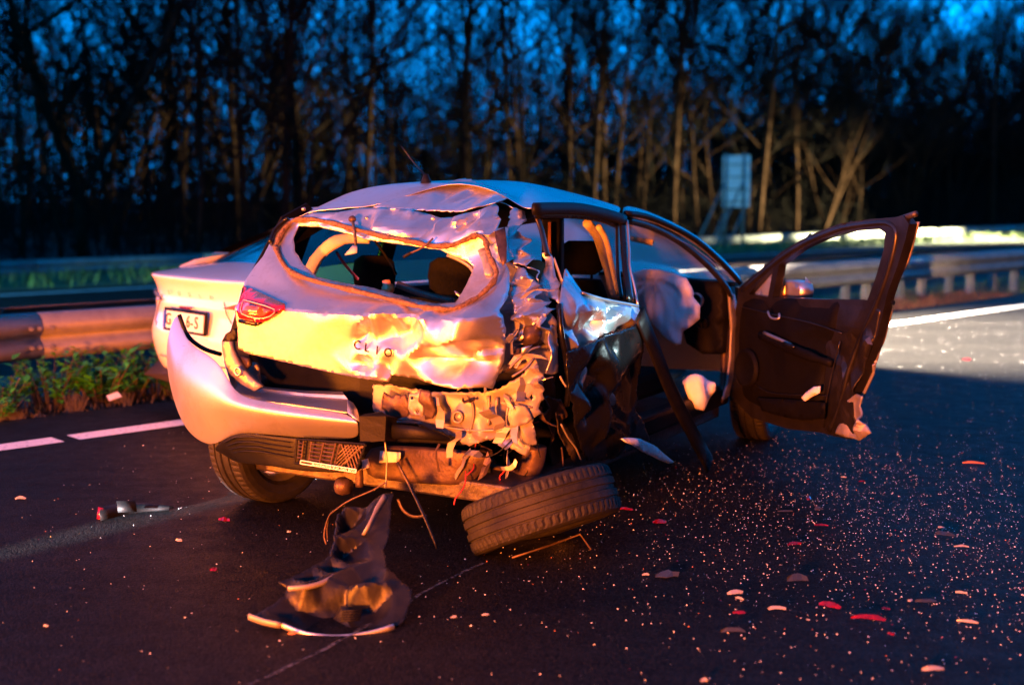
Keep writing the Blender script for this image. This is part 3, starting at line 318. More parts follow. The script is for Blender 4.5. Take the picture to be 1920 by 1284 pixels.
def in_poly(P, poly):
    x, y = P[:, 0], P[:, 1]; ins = np.zeros(len(P), bool); j = len(poly) - 1
    for i in range(len(poly)):
        xi, yi = poly[i][:2]; xj, yj = poly[j][:2]
        if yi != yj:
            c = ((yi > y) != (yj > y)) & (x < (xj - xi) * (y - yi) / (yj - yi) + xi); ins ^= c
        j = i
    return ins
def densify(poly, sp, closed=True):
    out = []; n = len(poly)
    for i in range(n if closed else n - 1):
        a = np.array(poly[i]); b = np.array(poly[(i + 1) % n]); k = max(1, int(np.linalg.norm((b - a)[:2]) / sp))
        for t in range(k): out.append(a + (b - a) * t / k)
    return np.array(out)
def sheet_mesh(out, holes, ctrl, sp, smooth, jag=0., rnd=0., seed=1, extra=None):
    """triangulated panel in its own 2-D coordinates; third value = height over the nominal surface"""
    rng = np.random.default_rng(seed)
    loops = [densify(out, sp)] + [densify(h, sp) for h in holes]
    if jag:
        for L in loops: L[:, :2] += rng.normal(size=(len(L), 2)) * jag
    B = np.vstack(loops)
    lo = B[:, :2].min(0); hi = B[:, :2].max(0)
    gx, gy = np.meshgrid(np.arange(lo[0], hi[0], sp), np.arange(lo[1], hi[1], sp))
    G = np.c_[gx.ravel(), gy.ravel()]; G[:, 0] += (np.round((G[:, 1] - lo[1]) / sp) % 2) * sp / 2
    G += rng.normal(size=G.shape) * sp * .1
    ok = in_poly(G, loops[0])
    for h in loops[1:]: ok &= ~in_poly(G, h)
    G = G[ok]
    if len(G):
        d = np.sqrt(((G[:, None, :] - B[None, :, :2]) ** 2).sum(2)).min(1); G = G[d > sp * .45]
    P = np.vstack([B[:, :2], G]); E = []; k = 0
    for L in loops:
        E += [(k + i, k + (i + 1) % len(L)) for i in range(len(L))]; k += len(L)
    v, e, f, ov, _, _ = delaunay_2d_cdt([Vector(p) for p in P], E, [], 0, 1e-7)
    V = np.array([tuple(p) for p in v]); T = np.array([t for t in f if len(t) == 3])
    c = V[T].mean(1); ok = in_poly(c, loops[0])
    for h in loops[1:]: ok &= ~in_poly(c, h)
    T = T[ok]
    # heights from the control points: linear over their triangulation (creases), then relaxed
    K = [tuple(p) for L in ([out] + list(holes)) for p in L] + [tuple(p) for p in ctrl]
    if rnd:
        for p in G[rng.random(len(G)) < .02]:
            K.append((p[0], p[1], None))
    zz = [p[2] for p in K if p[2] is not None]; mz = float(np.mean(zz))
    far = 3 * (hi - lo).max(); cx, cy = (lo + hi) / 2
    K += [(cx + far * a, cy + far * b, mz) for a in (-1, 1) for b in (-1, 1)]
    base = [p for p in K if p[2] is not None]
    def interp(K, V):
        KP = np.array([p[:2] for p in K]); KZ = np.array([p[2] for p in K])
        kv, _, kf, ko, _, _ = delaunay_2d_cdt([Vector(p) for p in KP], [], [], 0, 1e-6)
        kv = np.array([tuple(p) for p in kv]); kz = np.array([KZ[o[0]] for o in ko])
        Z = np.full(len(V), mz); done = np.zeros(len(V), bool)
        for t in kf:
            a, b, c = kv[list(t)]; det = (b[1] - c[1]) * (a[0] - c[0]) + (c[0] - b[0]) * (a[1] - c[1])
            if abs(det) < 1e-12: continue
            l1 = ((b[1] - c[1]) * (V[:, 0] - c[0]) + (c[0] - b[0]) * (V[:, 1] - c[1])) / det
            l2 = ((c[1] - a[1]) * (V[:, 0] - c[0]) + (a[0] - c[0]) * (V[:, 1] - c[1])) / det
            l3 = 1 - l1 - l2; m = (l1 >= -1e-6) & (l2 >= -1e-6) & (l3 >= -1e-6) & ~done
            Z[m] = (l1 * kz[t[0]] + l2 * kz[t[1]] + l3 * kz[t[2]])[m]; done |= m
        return Z
    Z = interp(base, V)
    if rnd:
        q = [p for p in K if p[2] is None]
        if q:
            qz = interp(base, np.array([p[:2] for p in q])) + rng.normal(size=len(q)) * rnd
            Z = interp(base + [(a[0], a[1], z) for a, z in zip(q, qz)], V)
    ed = np.unique(np.sort(np.vstack([T[:, [0, 1]], T[:, [1, 2]], T[:, [2, 0]]]), 1), axis=0)
    for _ in range(smooth):
        s = np.zeros(len(V)); n = np.zeros(len(V))
        np.add.at(s, ed[:, 0], Z[ed[:, 1]]); np.add.at(s, ed[:, 1], Z[ed[:, 0]]); np.add.at(n, ed[:, 0], 1); np.add.at(n, ed[:, 1], 1)
        Z = np.where(n > 0, .5 * Z + .5 * s / np.maximum(n, 1), Z)
    if extra is not None: Z = Z + extra(V)
    return V, T, Z, loops
def smap(s, a, b, o):
    if s == 'rear': return (a, rear_y(a, b) + o, b)
    if s == 'side': return (side_u(a, b) + o, a, b)
    if s == 'door': return tuple(DOOR @ Vector((a, b, o)))
    if s == 'torn': return tuple(TORN @ Vector((a, b, o)))
    c = float(s[1:])
    return {'u': (c + o, a, b), 'y': (a, c + o, b), 'z': (a, b, c + o)}[s[0]]
def sheet(key, name, s, m, parent, sp=.02, smooth=3, thick=.004, jag=0., rnd=0., seed=1, extra=None, shade=True, amp=1.):
    out, holes, ctrl = TR[key]; ctrl = [(a, b, c * amp) for a, b, c in ctrl]
    V, T, Z, _ = sheet_mesh(out, holes, ctrl, sp, smooth, jag, rnd, seed, extra)
    me = bpy.data.meshes.new(name); me.from_pydata([smap(s, float(a), float(b), float(o)) for (a, b), o in zip(V, Z)], [], [tuple(map(int, t)) for t in T]); me.update()
    return finish(name, me, m, parent, shade, 0, 0, thick)
def pillow(key, name, s, m, parent, T0=.1, sp=.03, seed=3, fold=.1):
    """closed inflated bag from an outline"""
    out, _, _ = TR[key]
    V, T, Z, loops = sheet_mesh(out, [], [], sp, 0, 0)
    B = loops[0][:, :2]; d = np.sqrt(((V[:, None] - B[None]) ** 2).sum(2)).min(1); d[d < sp * .2] = 0
    rng = np.random.default_rng(seed); w = np.zeros(len(V)); ctr = V.mean(0) + np.array([-.05, .12])
    ang = np.arctan2(V[:, 1] - ctr[1], V[:, 0] - ctr[0]); rad = np.hypot(V[:, 1] - ctr[1], V[:, 0] - ctr[0])
    for q_ in (5, 9, 14):                                   # creases running out from where the bag is gathered
        w += np.abs(np.sin(ang * q_ * .5 + rng.random() * 6 + 6 * rad)) * (5. / q_)
    for _ in range(3):
        k = rng.normal(size=2) * 16; w += .5 * np.abs(np.sin(V @ k + rng.random() * 6))
    h = T0 * np.clip(d / (.45 * d.max()), 0, 1) ** .5 * (1 + fold * (w - w.mean()))
    h = np.where(d > 0, np.maximum(h, .002), 0)
    n = len(V); pts = [smap(s, *map(float, p), float(q)) for p, q in zip(V, h)] + [smap(s, *map(float, p), -float(q)) for p, q in zip(V, h)]
    f = [tuple(map(int, t)) for t in T] + [tuple(int(i) + n for i in t[::-1]) for t in T]
    bm = bmesh.new(); vs = [bm.verts.new(p) for p in pts]
    for t in f:
        try: bm.faces.new([vs[i] for i in t])
        except ValueError: pass
    bmesh.ops.remove_doubles(bm, verts=bm.verts, dist=1e-5)
    me = bpy.data.meshes.new(name); bm.to_mesh(me); bm.free()
    return finish(name, me, m, parent, True)
def tube(key, name, r, m, parent, n=8, flat=1., up=None, closed=False):
    p = list(TR[key]) if isinstance(key, str) else list(key)
    if closed: p = p + [p[0]]
    # resample smoothly
    q = []
    for i in range(len(p) - 1):
        p0, p1, p2, p3 = (Vector(p[max(i - 1, 0)]), Vector(p[i]), Vector(p[i + 1]), Vector(p[min(i + 2, len(p) - 1)]))
        for t in (0, .33, .66):
            q.append(.5 * ((2 * p1) + (p2 - p0) * t + (2 * p0 - 5 * p1 + 4 * p2 - p3) * t * t + (3 * p1 - p0 - 3 * p2 + p3) * t ** 3))
    q.append(Vector(p[-1]))
    return MB().tube(q, r, n, flat, up).build(name, m, parent, True)
def text(name, body, size, loc, xdir, up, m, parent, ext=.001, spacing=1., align='CENTER'):
    c = bpy.data.curves.new(name, 'FONT'); c.body = body; c.size = size; c.extrude = ext; c.align_x = align; c.align_y = 'CENTER'; c.space_character = spacing
    t = bpy.data.objects.new(name + '_curve', c); COL.objects.link(t)
    dg = bpy.context.evaluated_depsgraph_get(); me = bpy.data.meshes.new_from_object(t.evaluated_get(dg)); bpy.data.objects.remove(t)
    x = Vector(xdir).normalized(); u = Vector(up); u = (u - x * u.dot(x)).normalized(); z = x.cross(u)
    M = Matrix((x, u, z)).transposed().to_4x4(); M.translation = Vector(loc)
    me.transform(M)
    return finish(name, me, m, parent)

CAR_O = Vector((-.45, 5.4, 0)); CAR_T = R(30)
def w2c(p):
    q = Vector(p) - CAR_O; c, s = math.cos(CAR_T), math.sin(CAR_T)
    return Vector((c * q.x - s * q.y, s * q.x + c * q.y, p[2]))
def c2w(p):
    c, s = math.cos(CAR_T), math.sin(CAR_T)
    return Vector((CAR_O.x + c * p[0] + s * p[1], CAR_O.y - s * p[0] + c * p[1], p[2]))
_o = w2c((1.22, 6.75, 0)); _d = (w2c((1.22 + .356, 6.75 - .937, 0)) - _o).normalized(); _n = Vector((_d.y, -_d.x, 0))
class _Door:
    def __matmul__(s, v): return _o + _d * v.x + Vector((0, 0, v.y)) + _n * v.z
DOOR = _Door()
_ta, _tb = Vector((1, 0, 0)), Vector((0, .94, .342)).normalized(); _tn = _ta.cross(_tb)
class _Torn:
    def __matmul__(s, v): return Vector((-.45, 3.86, .02)) + _ta * v.x + _tb * v.y + _tn * v.z
TORN = _Torn()

# ------------------------------------------------------------------ materials
def wreck_paint():
    mat('silver', (.62, .62, .63), .40, .90, coat=.15)
    m = MATS['silver']; nt = m.node_tree; b = nt.nodes['Principled BSDF']; tc = nt.nodes.new('ShaderNodeTexCoord')
    def noise(sc, vec=None, det=6):
        n = nt.nodes.new('ShaderNodeTexNoise'); n.inputs['Scale'].default_value = sc; n.inputs['Detail'].default_value = det; n.inputs['Roughness'].default_value = .7
        nt.links.new(vec or tc.outputs['Object'], n.inputs['Vector']); return n
    mp = nt.nodes.new('ShaderNodeMapping'); mp.inputs['Scale'].default_value = (1, 1, 14); mp.inputs['Rotation'].default_value = (.2, .5, 0); nt.links.new(tc.outputs['Object'], mp.inputs[0])
    scr = noise(9, mp.outputs[0], 10); dirt = noise(4.5); fine = noise(55)
    def ramp(src, p0, c0, p1, c1):
        r = nt.nodes.new('ShaderNodeValToRGB'); r.color_ramp.elements[0].position = p0; r.color_ramp.elements[1].position = p1
        r.color_ramp.elements[0].color = (*c0, 1); r.color_ramp.elements[1].color = (*c1, 1); nt.links.new(src, r.inputs[0]); return r
    r1 = ramp(dirt.outputs['Fac'], .34, (.48, .47, .46), .5, (.62, .62, .63)); r2 = ramp(scr.outputs['Fac'], .30, (.35, .34, .33), .36, (1, 1, 1))
    mx = nt.nodes.new('ShaderNodeMix'); mx.data_type = 'RGBA'; mx.blend_type = 'MULTIPLY'; mx.inputs[0].default_value = .8
    nt.links.new(r1.outputs[0], mx.inputs[6]); nt.links.new(r2.outputs[0], mx.inputs[7]); nt.links.new(mx.outputs[2], b.inputs['Base Color'])
    mr = nt.nodes.new('ShaderNodeMapRange'); mr.inputs[1].default_value = .35; mr.inputs[2].default_value = .6; mr.inputs[3].default_value = .44; mr.inputs[4].default_value = .38
    nt.links.new(dirt.outputs['Fac'], mr.inputs[0]); nt.links.new(mr.outputs[0], b.inputs['Roughness'])
    bp = nt.nodes.new('ShaderNodeBump'); bp.inputs['Strength'].default_value = .04; bp.inputs['Distance'].default_value = .01
    nt.links.new(fine.outputs['Fac'], bp.inputs['Height']); nt.links.new(bp.outputs[0], b.inputs['Normal'])
wreck_paint()
mat('bare', (.27, .255, .25), .5, .45, var=.15, vscale=9, bump=.05, bscale=90, rvar=.06)
mat('white_paint', (.80, .80, .78), .22, .0, coat=.6, var=.03, vscale=3)
mat('black_plastic', (.005, .005, .006), .5, spec=.15, var=.3, vscale=14, bump=.12, bscale=120, rvar=.1)
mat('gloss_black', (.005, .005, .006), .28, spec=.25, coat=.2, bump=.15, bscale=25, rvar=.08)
mat('gloss_grey', (.007, .007, .009), .42, spec=.28, var=.35, vscale=10, bump=.12, bscale=40, rvar=.1)
mat('dark_metal', (.09, .075, .07), .5, .7, var=.5, vscale=14, bump=.3, bscale=60)
mat('rust_metal', (.085, .055, .045), .5, .5, var=.45, vscale=18, bump=.2, bscale=80)
mat('seal_goo', (.14, .085, .05), .75, .0, var=.65, vscale=70, bump=.9, bscale=110)
mat('rubber', (.014, .0135, .0135), .62, spec=.25, var=.4, vscale=30, bump=.25, bscale=160, rvar=.12)
mat('rim', (.45, .45, .46), .35, .85, var=.2, vscale=8)
mat('red_lens', (.42, .012, .018), .12, .0, coat=.8, var=.2, vscale=30)
mat('pink_lens', (.40, .085, .08), .18, coat=.8)
mat('lamp_line', (.80, .50, .45), .2, coat=.5)
mat('fabric', (.006, .006, .007), .9, spec=.1, var=.4, vscale=60, bump=.3, bscale=200)
mat('door_metal', (.06, .055, .052), .34, .85, var=.3, vscale=9, rvar=.1)
mat('trim', (.004, .0038, .004), .6, spec=.08, var=.25, vscale=25, bump=.2, bscale=220)
mat('orange_lit_plastic', (.030, .022, .018), .6, spec=.2)  # black plastic with orange light put into its colour
mat('cream_trim', (.42, .38, .34), .7, var=.15, vscale=10)
mat('bag', (.80, .80, .81), .8, var=.08, vscale=9, bump=.25, bscale=35)
mat('letters', (.05, .045, .045), .35, .5)
mat('ink', (.008, .008, .009), .6, spec=.1)
mat('white_print', (.80, .80, .78), .5)
mat('plate_white', (.80, .78, .70), .45)
mat('plate_blue', (.02, .05, .35), .4)
mat('frosted', (.70, .72, .72), .6)
mat('belt_red', (.35, .01, .02), .6)
mat('galvanised', (.16, .155, .15), .6, .25, var=.28, vscale=6, bump=.12, bscale=18, rvar=.12)
mat('grey_sign', (.62, .58, .62), .55, .3, var=.15, vscale=3)
mat('bark', (.021, .0105, .0065), .9, spec=0, var=.5, vscale=3, bump=.6, bscale=14)
mat('twig', (.009, .007, .006), .9, spec=0, var=.35, vscale=2)
mat('leaf', (.035, .30, .018), .55, col2=(.02, .14, .01), vscale=12)
mat('dry', (.055, .045, .03), .85, var=.4, vscale=25)
mat('red_dry', (.22, .075, .035), .8, var=.5, vscale=18)
mat('grass', (.06, .12, .022), .7, col2=(.085, .085, .03), vscale=6)
mat('soil', (.016, .013, .009), .95, var=.5, vscale=5, bump=.8, bscale=12)
mat('meadow', (.045, .085, .022), .95, col2=(.05, .05, .022), vscale=1.3, bump=.8, bscale=9)
mat('forest_floor', (.012, .010, .008), 1, var=.5, vscale=.6, bump=.8, bscale=4)
mat('shard_white', (.30, .30, .31), .35, coat=.3, var=.1, vscale=30)
mat('shard_red', (.13, .002, .008), .22, coat=.4, var=.6, vscale=60)
mat('shard_dark', (.03, .03, .033), .3, coat=.3)
mat('shard_amber', (.55, .20, .05), .3, coat=.4)
mat('crystal', (.78, .80, .82), .12, .0, spec=.9, coat=.5)
def glass_mat(name, col, mix, rough=.1, translucent=0.):
    m = bpy.data.materials.new(name); m.use_nodes = True; nt = m.node_tree; nt.nodes.clear()
    o = nt.nodes.new('ShaderNodeOutputMaterial'); t = nt.nodes.new('ShaderNodeBsdfTransparent'); g = nt.nodes.new('ShaderNodeBsdfGlossy')
    g.inputs['Roughness'].default_value = rough; t.inputs[0].default_value = (*col, 1)
    mx = nt.nodes.new('ShaderNodeMixShader'); mx.inputs[0].default_value = mix
    nt.links.new(t.outputs[0], mx.inputs[1]); nt.links.new(g.outputs[0], mx.inputs[2]); last = mx
    if translucent:
        tl = nt.nodes.new('ShaderNodeBsdfTranslucent'); tl.inputs[0].default_value = (.8, .85, .85, 1)
        df = nt.nodes.new('ShaderNodeBsdfDiffuse'); df.inputs[0].default_value = (.05, .07, .07, 1) if translucent > .6 else (.5, .52, .53, 1)
        m0 = nt.nodes.new('ShaderNodeMixShader'); m0.inputs[0].default_value = .4
        nt.links.new(tl.outputs[0], m0.inputs[1]); nt.links.new(df.outputs[0], m0.inputs[2])
        m2 = nt.nodes.new('ShaderNodeMixShader'); m2.inputs[0].default_value = translucent
        nt.links.new(mx.outputs[0], m2.inputs[1]); nt.links.new(m0.outputs[0], m2.inputs[2]); last = m2
    nt.links.new(last.outputs[0], o.inputs[0]); MATS[name] = m
glass_mat('glass', (.55, .62, .64), .12)
glass_mat('dusty_glass', (.7, .78, .8), .1, .25, .45)
glass_mat('teal_lit_glass', (.12, .50, .50), .08, .2)  # clear panes; the teal light beyond them is put into the tint
glass_mat('dark_glass', (.05, .06, .07), .62, .06)

def asphalt_mat():
    m = bpy.data.materials.new('asphalt'); m.use_nodes = True; nt = m.node_tree; b = nt.nodes['Principled BSDF']; b.inputs['Specular IOR Level'].default_value = .06
    tc = nt.nodes.new('ShaderNodeTexCoord')
    def noise(sc, det=4, ro=.6):
        n = nt.nodes.new('ShaderNodeTexNoise'); n.inputs['Scale'].default_value = sc; n.inputs['Detail'].default_value = det; n.inputs['Roughness'].default_value = ro
        nt.links.new(tc.outputs['Object'], n.inputs['Vector']); return n
    big = noise(1.0, 7); mid = noise(9, 5)
    vor = nt.nodes.new('ShaderNodeTexVoronoi'); vor.inputs['Scale'].default_value = 130; nt.links.new(tc.outputs['Object'], vor.inputs['Vector'])
    def ramp(src, c0, c1, p0=.3, p1=.7):
        r = nt.nodes.new('ShaderNodeValToRGB'); r.color_ramp.elements[0].position = p0; r.color_ramp.elements[1].position = p1
        r.color_ramp.elements[0].color = (*c0, 1); r.color_ramp.elements[1].color = (*c1, 1); nt.links.new(src, r.inputs[0]); return r
    stone = ramp(vor.outputs['Color'], (.003, .003, .0032), (.019, .0185, .018), .15, .95)
    mpr = nt.nodes.new('ShaderNodeMapping'); mpr.inputs['Rotation'].default_value = (0, 0, -math.atan2(.692, .722)); mpr.inputs['Scale'].default_value = (.12, 1.6, 1)
    nt.links.new(tc.outputs['Object'], mpr.inputs[0]); nt.links.new(mpr.outputs[0], big.inputs['Vector'])   # wear runs along the lanes
    patch = ramp(big.outputs['Fac'], (.5, .5, .52), (1.25, 1.22, 1.2))
    mx = nt.nodes.new('ShaderNodeMix'); mx.data_type = 'RGBA'; mx.blend_type = 'MULTIPLY'; mx.inputs[0].default_value = 1
    nt.links.new(stone.outputs[0], mx.inputs[6]); nt.links.new(patch.outputs[0], mx.inputs[7]); nt.links.new(mx.outputs[2], b.inputs['Base Color'])
    rr = nt.nodes.new('ShaderNodeMapRange'); rr.inputs[3].default_value = .42; rr.inputs[4].default_value = .78
    nt.links.new(mid.outputs['Fac'], rr.inputs[0]); nt.links.new(rr.outputs[0], b.inputs['Roughness'])
    bp = nt.nodes.new('ShaderNodeBump'); bp.inputs['Strength'].default_value = .4; bp.inputs['Distance'].default_value = .003; bp.invert = True
    nt.links.new(vor.outputs['Distance'], bp.inputs['Height'])
    bp2 = nt.nodes.new('ShaderNodeBump'); bp2.inputs['Strength'].default_value = .2; bp2.inputs['Distance'].default_value = .006
    n3 = noise(60, 3); nt.links.new(n3.outputs['Fac'], bp2.inputs['Height']); nt.links.new(bp.outputs[0], bp2.inputs['Normal'])
    nt.links.new(bp2.outputs[0], b.inputs['Normal']); MATS['asphalt'] = m
asphalt_mat()
def worn_paint():
    m = bpy.data.materials.new('line_paint'); m.use_nodes = True; nt = m.node_tree; b = nt.nodes['Principled BSDF']
    tc = nt.nodes.new('ShaderNodeTexCoord'); n = nt.nodes.new('ShaderNodeTexNoise'); n.inputs['Scale'].default_value = 45; n.inputs['Detail'].default_value = 8
    nt.links.new(tc.outputs['Object'], n.inputs['Vector'])
    r = nt.nodes.new('ShaderNodeValToRGB'); r.color_ramp.elements[0].position = .28; r.color_ramp.elements[1].position = .45
    r.color_ramp.elements[0].color = (.25, .25, .25, 1); r.color_ramp.elements[1].color = (.78, .77, .75, 1)
    nt.links.new(n.outputs['Fac'], r.inputs[0]); nt.links.new(r.outputs[0], b.inputs['Base Color']); b.inputs['Roughness'].default_value = .6
    MATS['line_paint'] = m
worn_paint()
def scuff_mat():
    m = bpy.data.materials.new('scuff'); m.use_nodes = True; nt = m.node_tree; b = nt.nodes['Principled BSDF']
    b.inputs['Base Color'].default_value = (.09, .085, .08, 1); b.inputs['Roughness'].default_value = .8
    tc = nt.nodes.new('ShaderNodeTexCoord'); n = nt.nodes.new('ShaderNodeTexNoise'); n.inputs['Scale'].default_value = 60; n.inputs['Detail'].default_value = 6
    nt.links.new(tc.outputs['Object'], n.inputs['Vector'])
    r = nt.nodes.new('ShaderNodeMapRange'); r.inputs[1].default_value = .4; r.inputs[2].default_value = .62
    nt.links.new(n.outputs['Fac'], r.inputs[0]); nt.links.new(r.outputs[0], b.inputs['Alpha']); MATS['scuff'] = m
scuff_mat()

# ------------------------------------------------------------------ the setting
# road frame: s along the road (to the right and away), d across it (away from the camera)
RD = Vector((.722, .692, 0)).normalized(); RN = Vector((-RD.y, RD.x, 0)); RZ = math.atan2(RD.y, RD.x)
def rp(s, d, z=0.): return RD * s + RN * d + Vector((0, 0, z))
PROF = [(-9, 0), (-3.2, 0)]   # near verge to lane
def strip(name, d0, d1, z0, z1, m, nseg=40, s0=-80, s1=420, kind='structure', parent=None, wob=0., seed=0, across=1):
    rng = random.Random(seed); rows = []
    for i in range(nseg + 1):
        s = s0 + (s1 - s0) * i / nseg
        rows.append([rp(s, d0 + (d1 - d0) * k / across + (rng.uniform(-wob, wob) if wob else 0), z0 + (z1 - z0) * k / across) for k in range(across + 1)])
    o = MB().grid(rows).build(name, m, parent)
    if kind: tag(o, kind=kind)
    return o
road = strip('road', -7.0, 7.62, 0, 0, 'asphalt', 60)
near_verge = strip('near_verge', -60, -7.0, .0, .0, 'meadow', 20)
median = strip('median_strip', 7.58, 10.6, -.03, -.22, 'soil', 60, wob=.03, seed=2, across=3)
med2 = strip('median_slope', 10.6, 13.0, -.23, -.5, 'meadow', 60)
opp = strip('opposite_carriageway', 13.0, 25.3, -.5, -.5, 'asphalt', 60)
ver = strip('far_verge', 25.3, 31.0, -.5, -.42, 'meadow', 60, across=2)
flo = strip('forest_ground', 31.0, 400, -.42, 0.5, 'forest_floor', 40, s0=-400, s1=700)
def marking(s0, s1, d0, d1, z, name='edge_line', parent=road, m='line_paint'):
    rows = []; n = max(1, int((s1 - s0) / 4))
    for i in range(n + 1): rows.append([rp(s0 + (s1 - s0) * i / n, d0, z), rp(s0 + (s1 - s0) * i / n, d1, z)])
    return MB().grid(rows).build(name, m, parent)
marking(-60, 2.90, 6.72, 6.90, .004); marking(2.99, 300, 6.72, 6.90, .004)
marking(-60, 300, 24.1, 24.3, -.496, parent=opp)
for k in range(-4, 20): marking(k * 12., k * 12. + 3, 19.0, 19.15, -.496, 'lane_dash', opp)
# scrape on the asphalt under the torn bumper
sc = MB(); rng = random.Random(4); rows = []
pa, pb = Vector((-.78, 3.30, .004)), Vector((-.10, 4.52, .004))
for i in range(30):
    p = pa.lerp(pb, i / 29); w = .004 + rng.random() * .005; p = p + Vector((rng.uniform(-1, 1) * .004 + .02 * math.sin(i * .2), 0, 0))
    rows.append([p + Vector((-w, w * .4, 0)), p + Vector((w, -w * .4, 0))])
sc.grid(rows).build('scrape_mark', 'scuff', road)
# ------------------------------------------------------------------ guardrails
def beam_mesh(L, flip=1, prof=None):
    prof = prof or [(.055, .60), (-.01, .592), (-.045, .57), (-.075, .53), (-.078, .49), (-.05, .455), (-.018, .435), (-.018, .415), (-.05, .395), (-.072, .36), (-.07, .325), (-.04, .29), (.0, .275)]
    mb = MB(); n = 3
    rows = [[(L * i / n, flip * d, z) for d, z in prof] for i in range(n + 1)]
    mb.grid(rows)
    me = bpy.data.meshes.new('beam'); me.from_pydata(mb.v, [], mb.f); me.update()
    me.polygons.foreach_set('use_smooth', [True] * len(me.polygons)); me.materials.append(MATS['galvanised'])
    return me
def mesh_of(mb, m, smooth=False):
    me = bpy.data.meshes.new('m'); me.from_pydata(mb.v, [], mb.f); me.update(); me.materials.append(MATS[m])
    if smooth: me.polygons.foreach_set('use_smooth', [True] * len(me.polygons))
    return me
def put(name, me, parent, loc, rz=0., solid=0.):
    o = bpy.data.objects.new(name, me); COL.objects.link(o); o.parent = parent; o.location = loc; o.rotation_euler = (0, 0, rz)
    if solid:
        x = o.modifiers.new('s', 'SOLIDIFY'); x.thickness = solid; x.offset = 0
    return o
def guardrail(d, z, s_list, L, posts, label, back=None, flip=1):
    root = empty('guardrail', rp(0, d, z), RZ); tag(root, label, 'guardrail', 'guardrails along the motorway')
    bm1 = beam_mesh(L - .008, flip); bm1.name = 'beam'
    post = mesh_of(MB().box((0, .03 * flip, .13), (.055, .10, .80)).box((.03, .03 * flip, .13), (.012, .13, .80)), 'galvanised')
    bolt = mesh_of(MB().lathe([(0, -.018), (.014, -.018), (.018, -.006), (.018, 0)], (0, 0, 0), (0, 1, 0), 8), 'galvanised')
    lap = mesh_of(MB().box((0, -.012 * flip, .43), (.03, .02, .26)), 'galvanised')
    for i, s in enumerate(s_list):
        put('beam', bm1, root, (s, 0, 0), 0, .005)
        if back: 
            o = put('rear_beam', bm1, root, (s + L, back, 0), math.pi, .005)
    for s in s_list:
        if s < 40:
            for zz in (.50, .365):
                for dx in (-.09, -.03, .06): put('bolt', bolt, root, (s + dx, -.078 * flip if zz > .45 else -.072 * flip, zz))
    for s in posts:
        put('post', post, root, (s, .035 * flip, 0))
        if back: put('rear_post', post, root, (s + .25, back - .12, 0))
        if back: 
            put('spacer', mesh_of(MB().box((0, back / 2, .50), (.05, back - .1, .06)), 'galvanised'), root, (s, 0, 0))
    return root
guardrail(8.5, -.02, [3.52 + 4.3 * k for k in range(-5, 16)], 4.3, [4.21 + 1.514 * k for k in range(-8, 28)], 'long double-sided steel guardrail on the planted median strip behind the cars', back=.62)
guardrail(28.0, -.62, [3.0 + 4.3 * k for k in range(-3, 30)], 4.3, [4.0 + 4.0 * k for k in range(-2, 34)], 'pale guardrail on the far verge in front of the wood')

# ------------------------------------------------------------------ traffic sign seen from behind
sg = empty('traffic_sign', rp(37.2, 26.95, -.47), RZ); tag(sg, 'grey back of a tall rectangular traffic sign on two posts by the wood', 'traffic sign')
MB().box((.03, 0, 2.49), (.03, 1.2, 1.87)).build('panel', 'grey_sign', sg, bevel=.008)
for zz in (1.75, 2.2, 2.65, 3.1): MB().box((-.01, 0, zz), (.03, 1.16, .05)).build('panel_rail', 'galvanised', sg)
for yy in (-.40, .40):
    MB().tube([(-.06, yy, -.05), (-.06, yy, 3.5)], .055, 10).build('post', 'galvanised', sg, True)
    MB().tube([(-.10, yy, 2.45), (-1.9, yy, .0)], .035, 8).build('strut', 'galvanised', sg, True)
    MB().tube([(-.10, yy, 1.35), (-1.0, yy, .0)], .03, 8).build('strut', 'galvanised', sg, True)

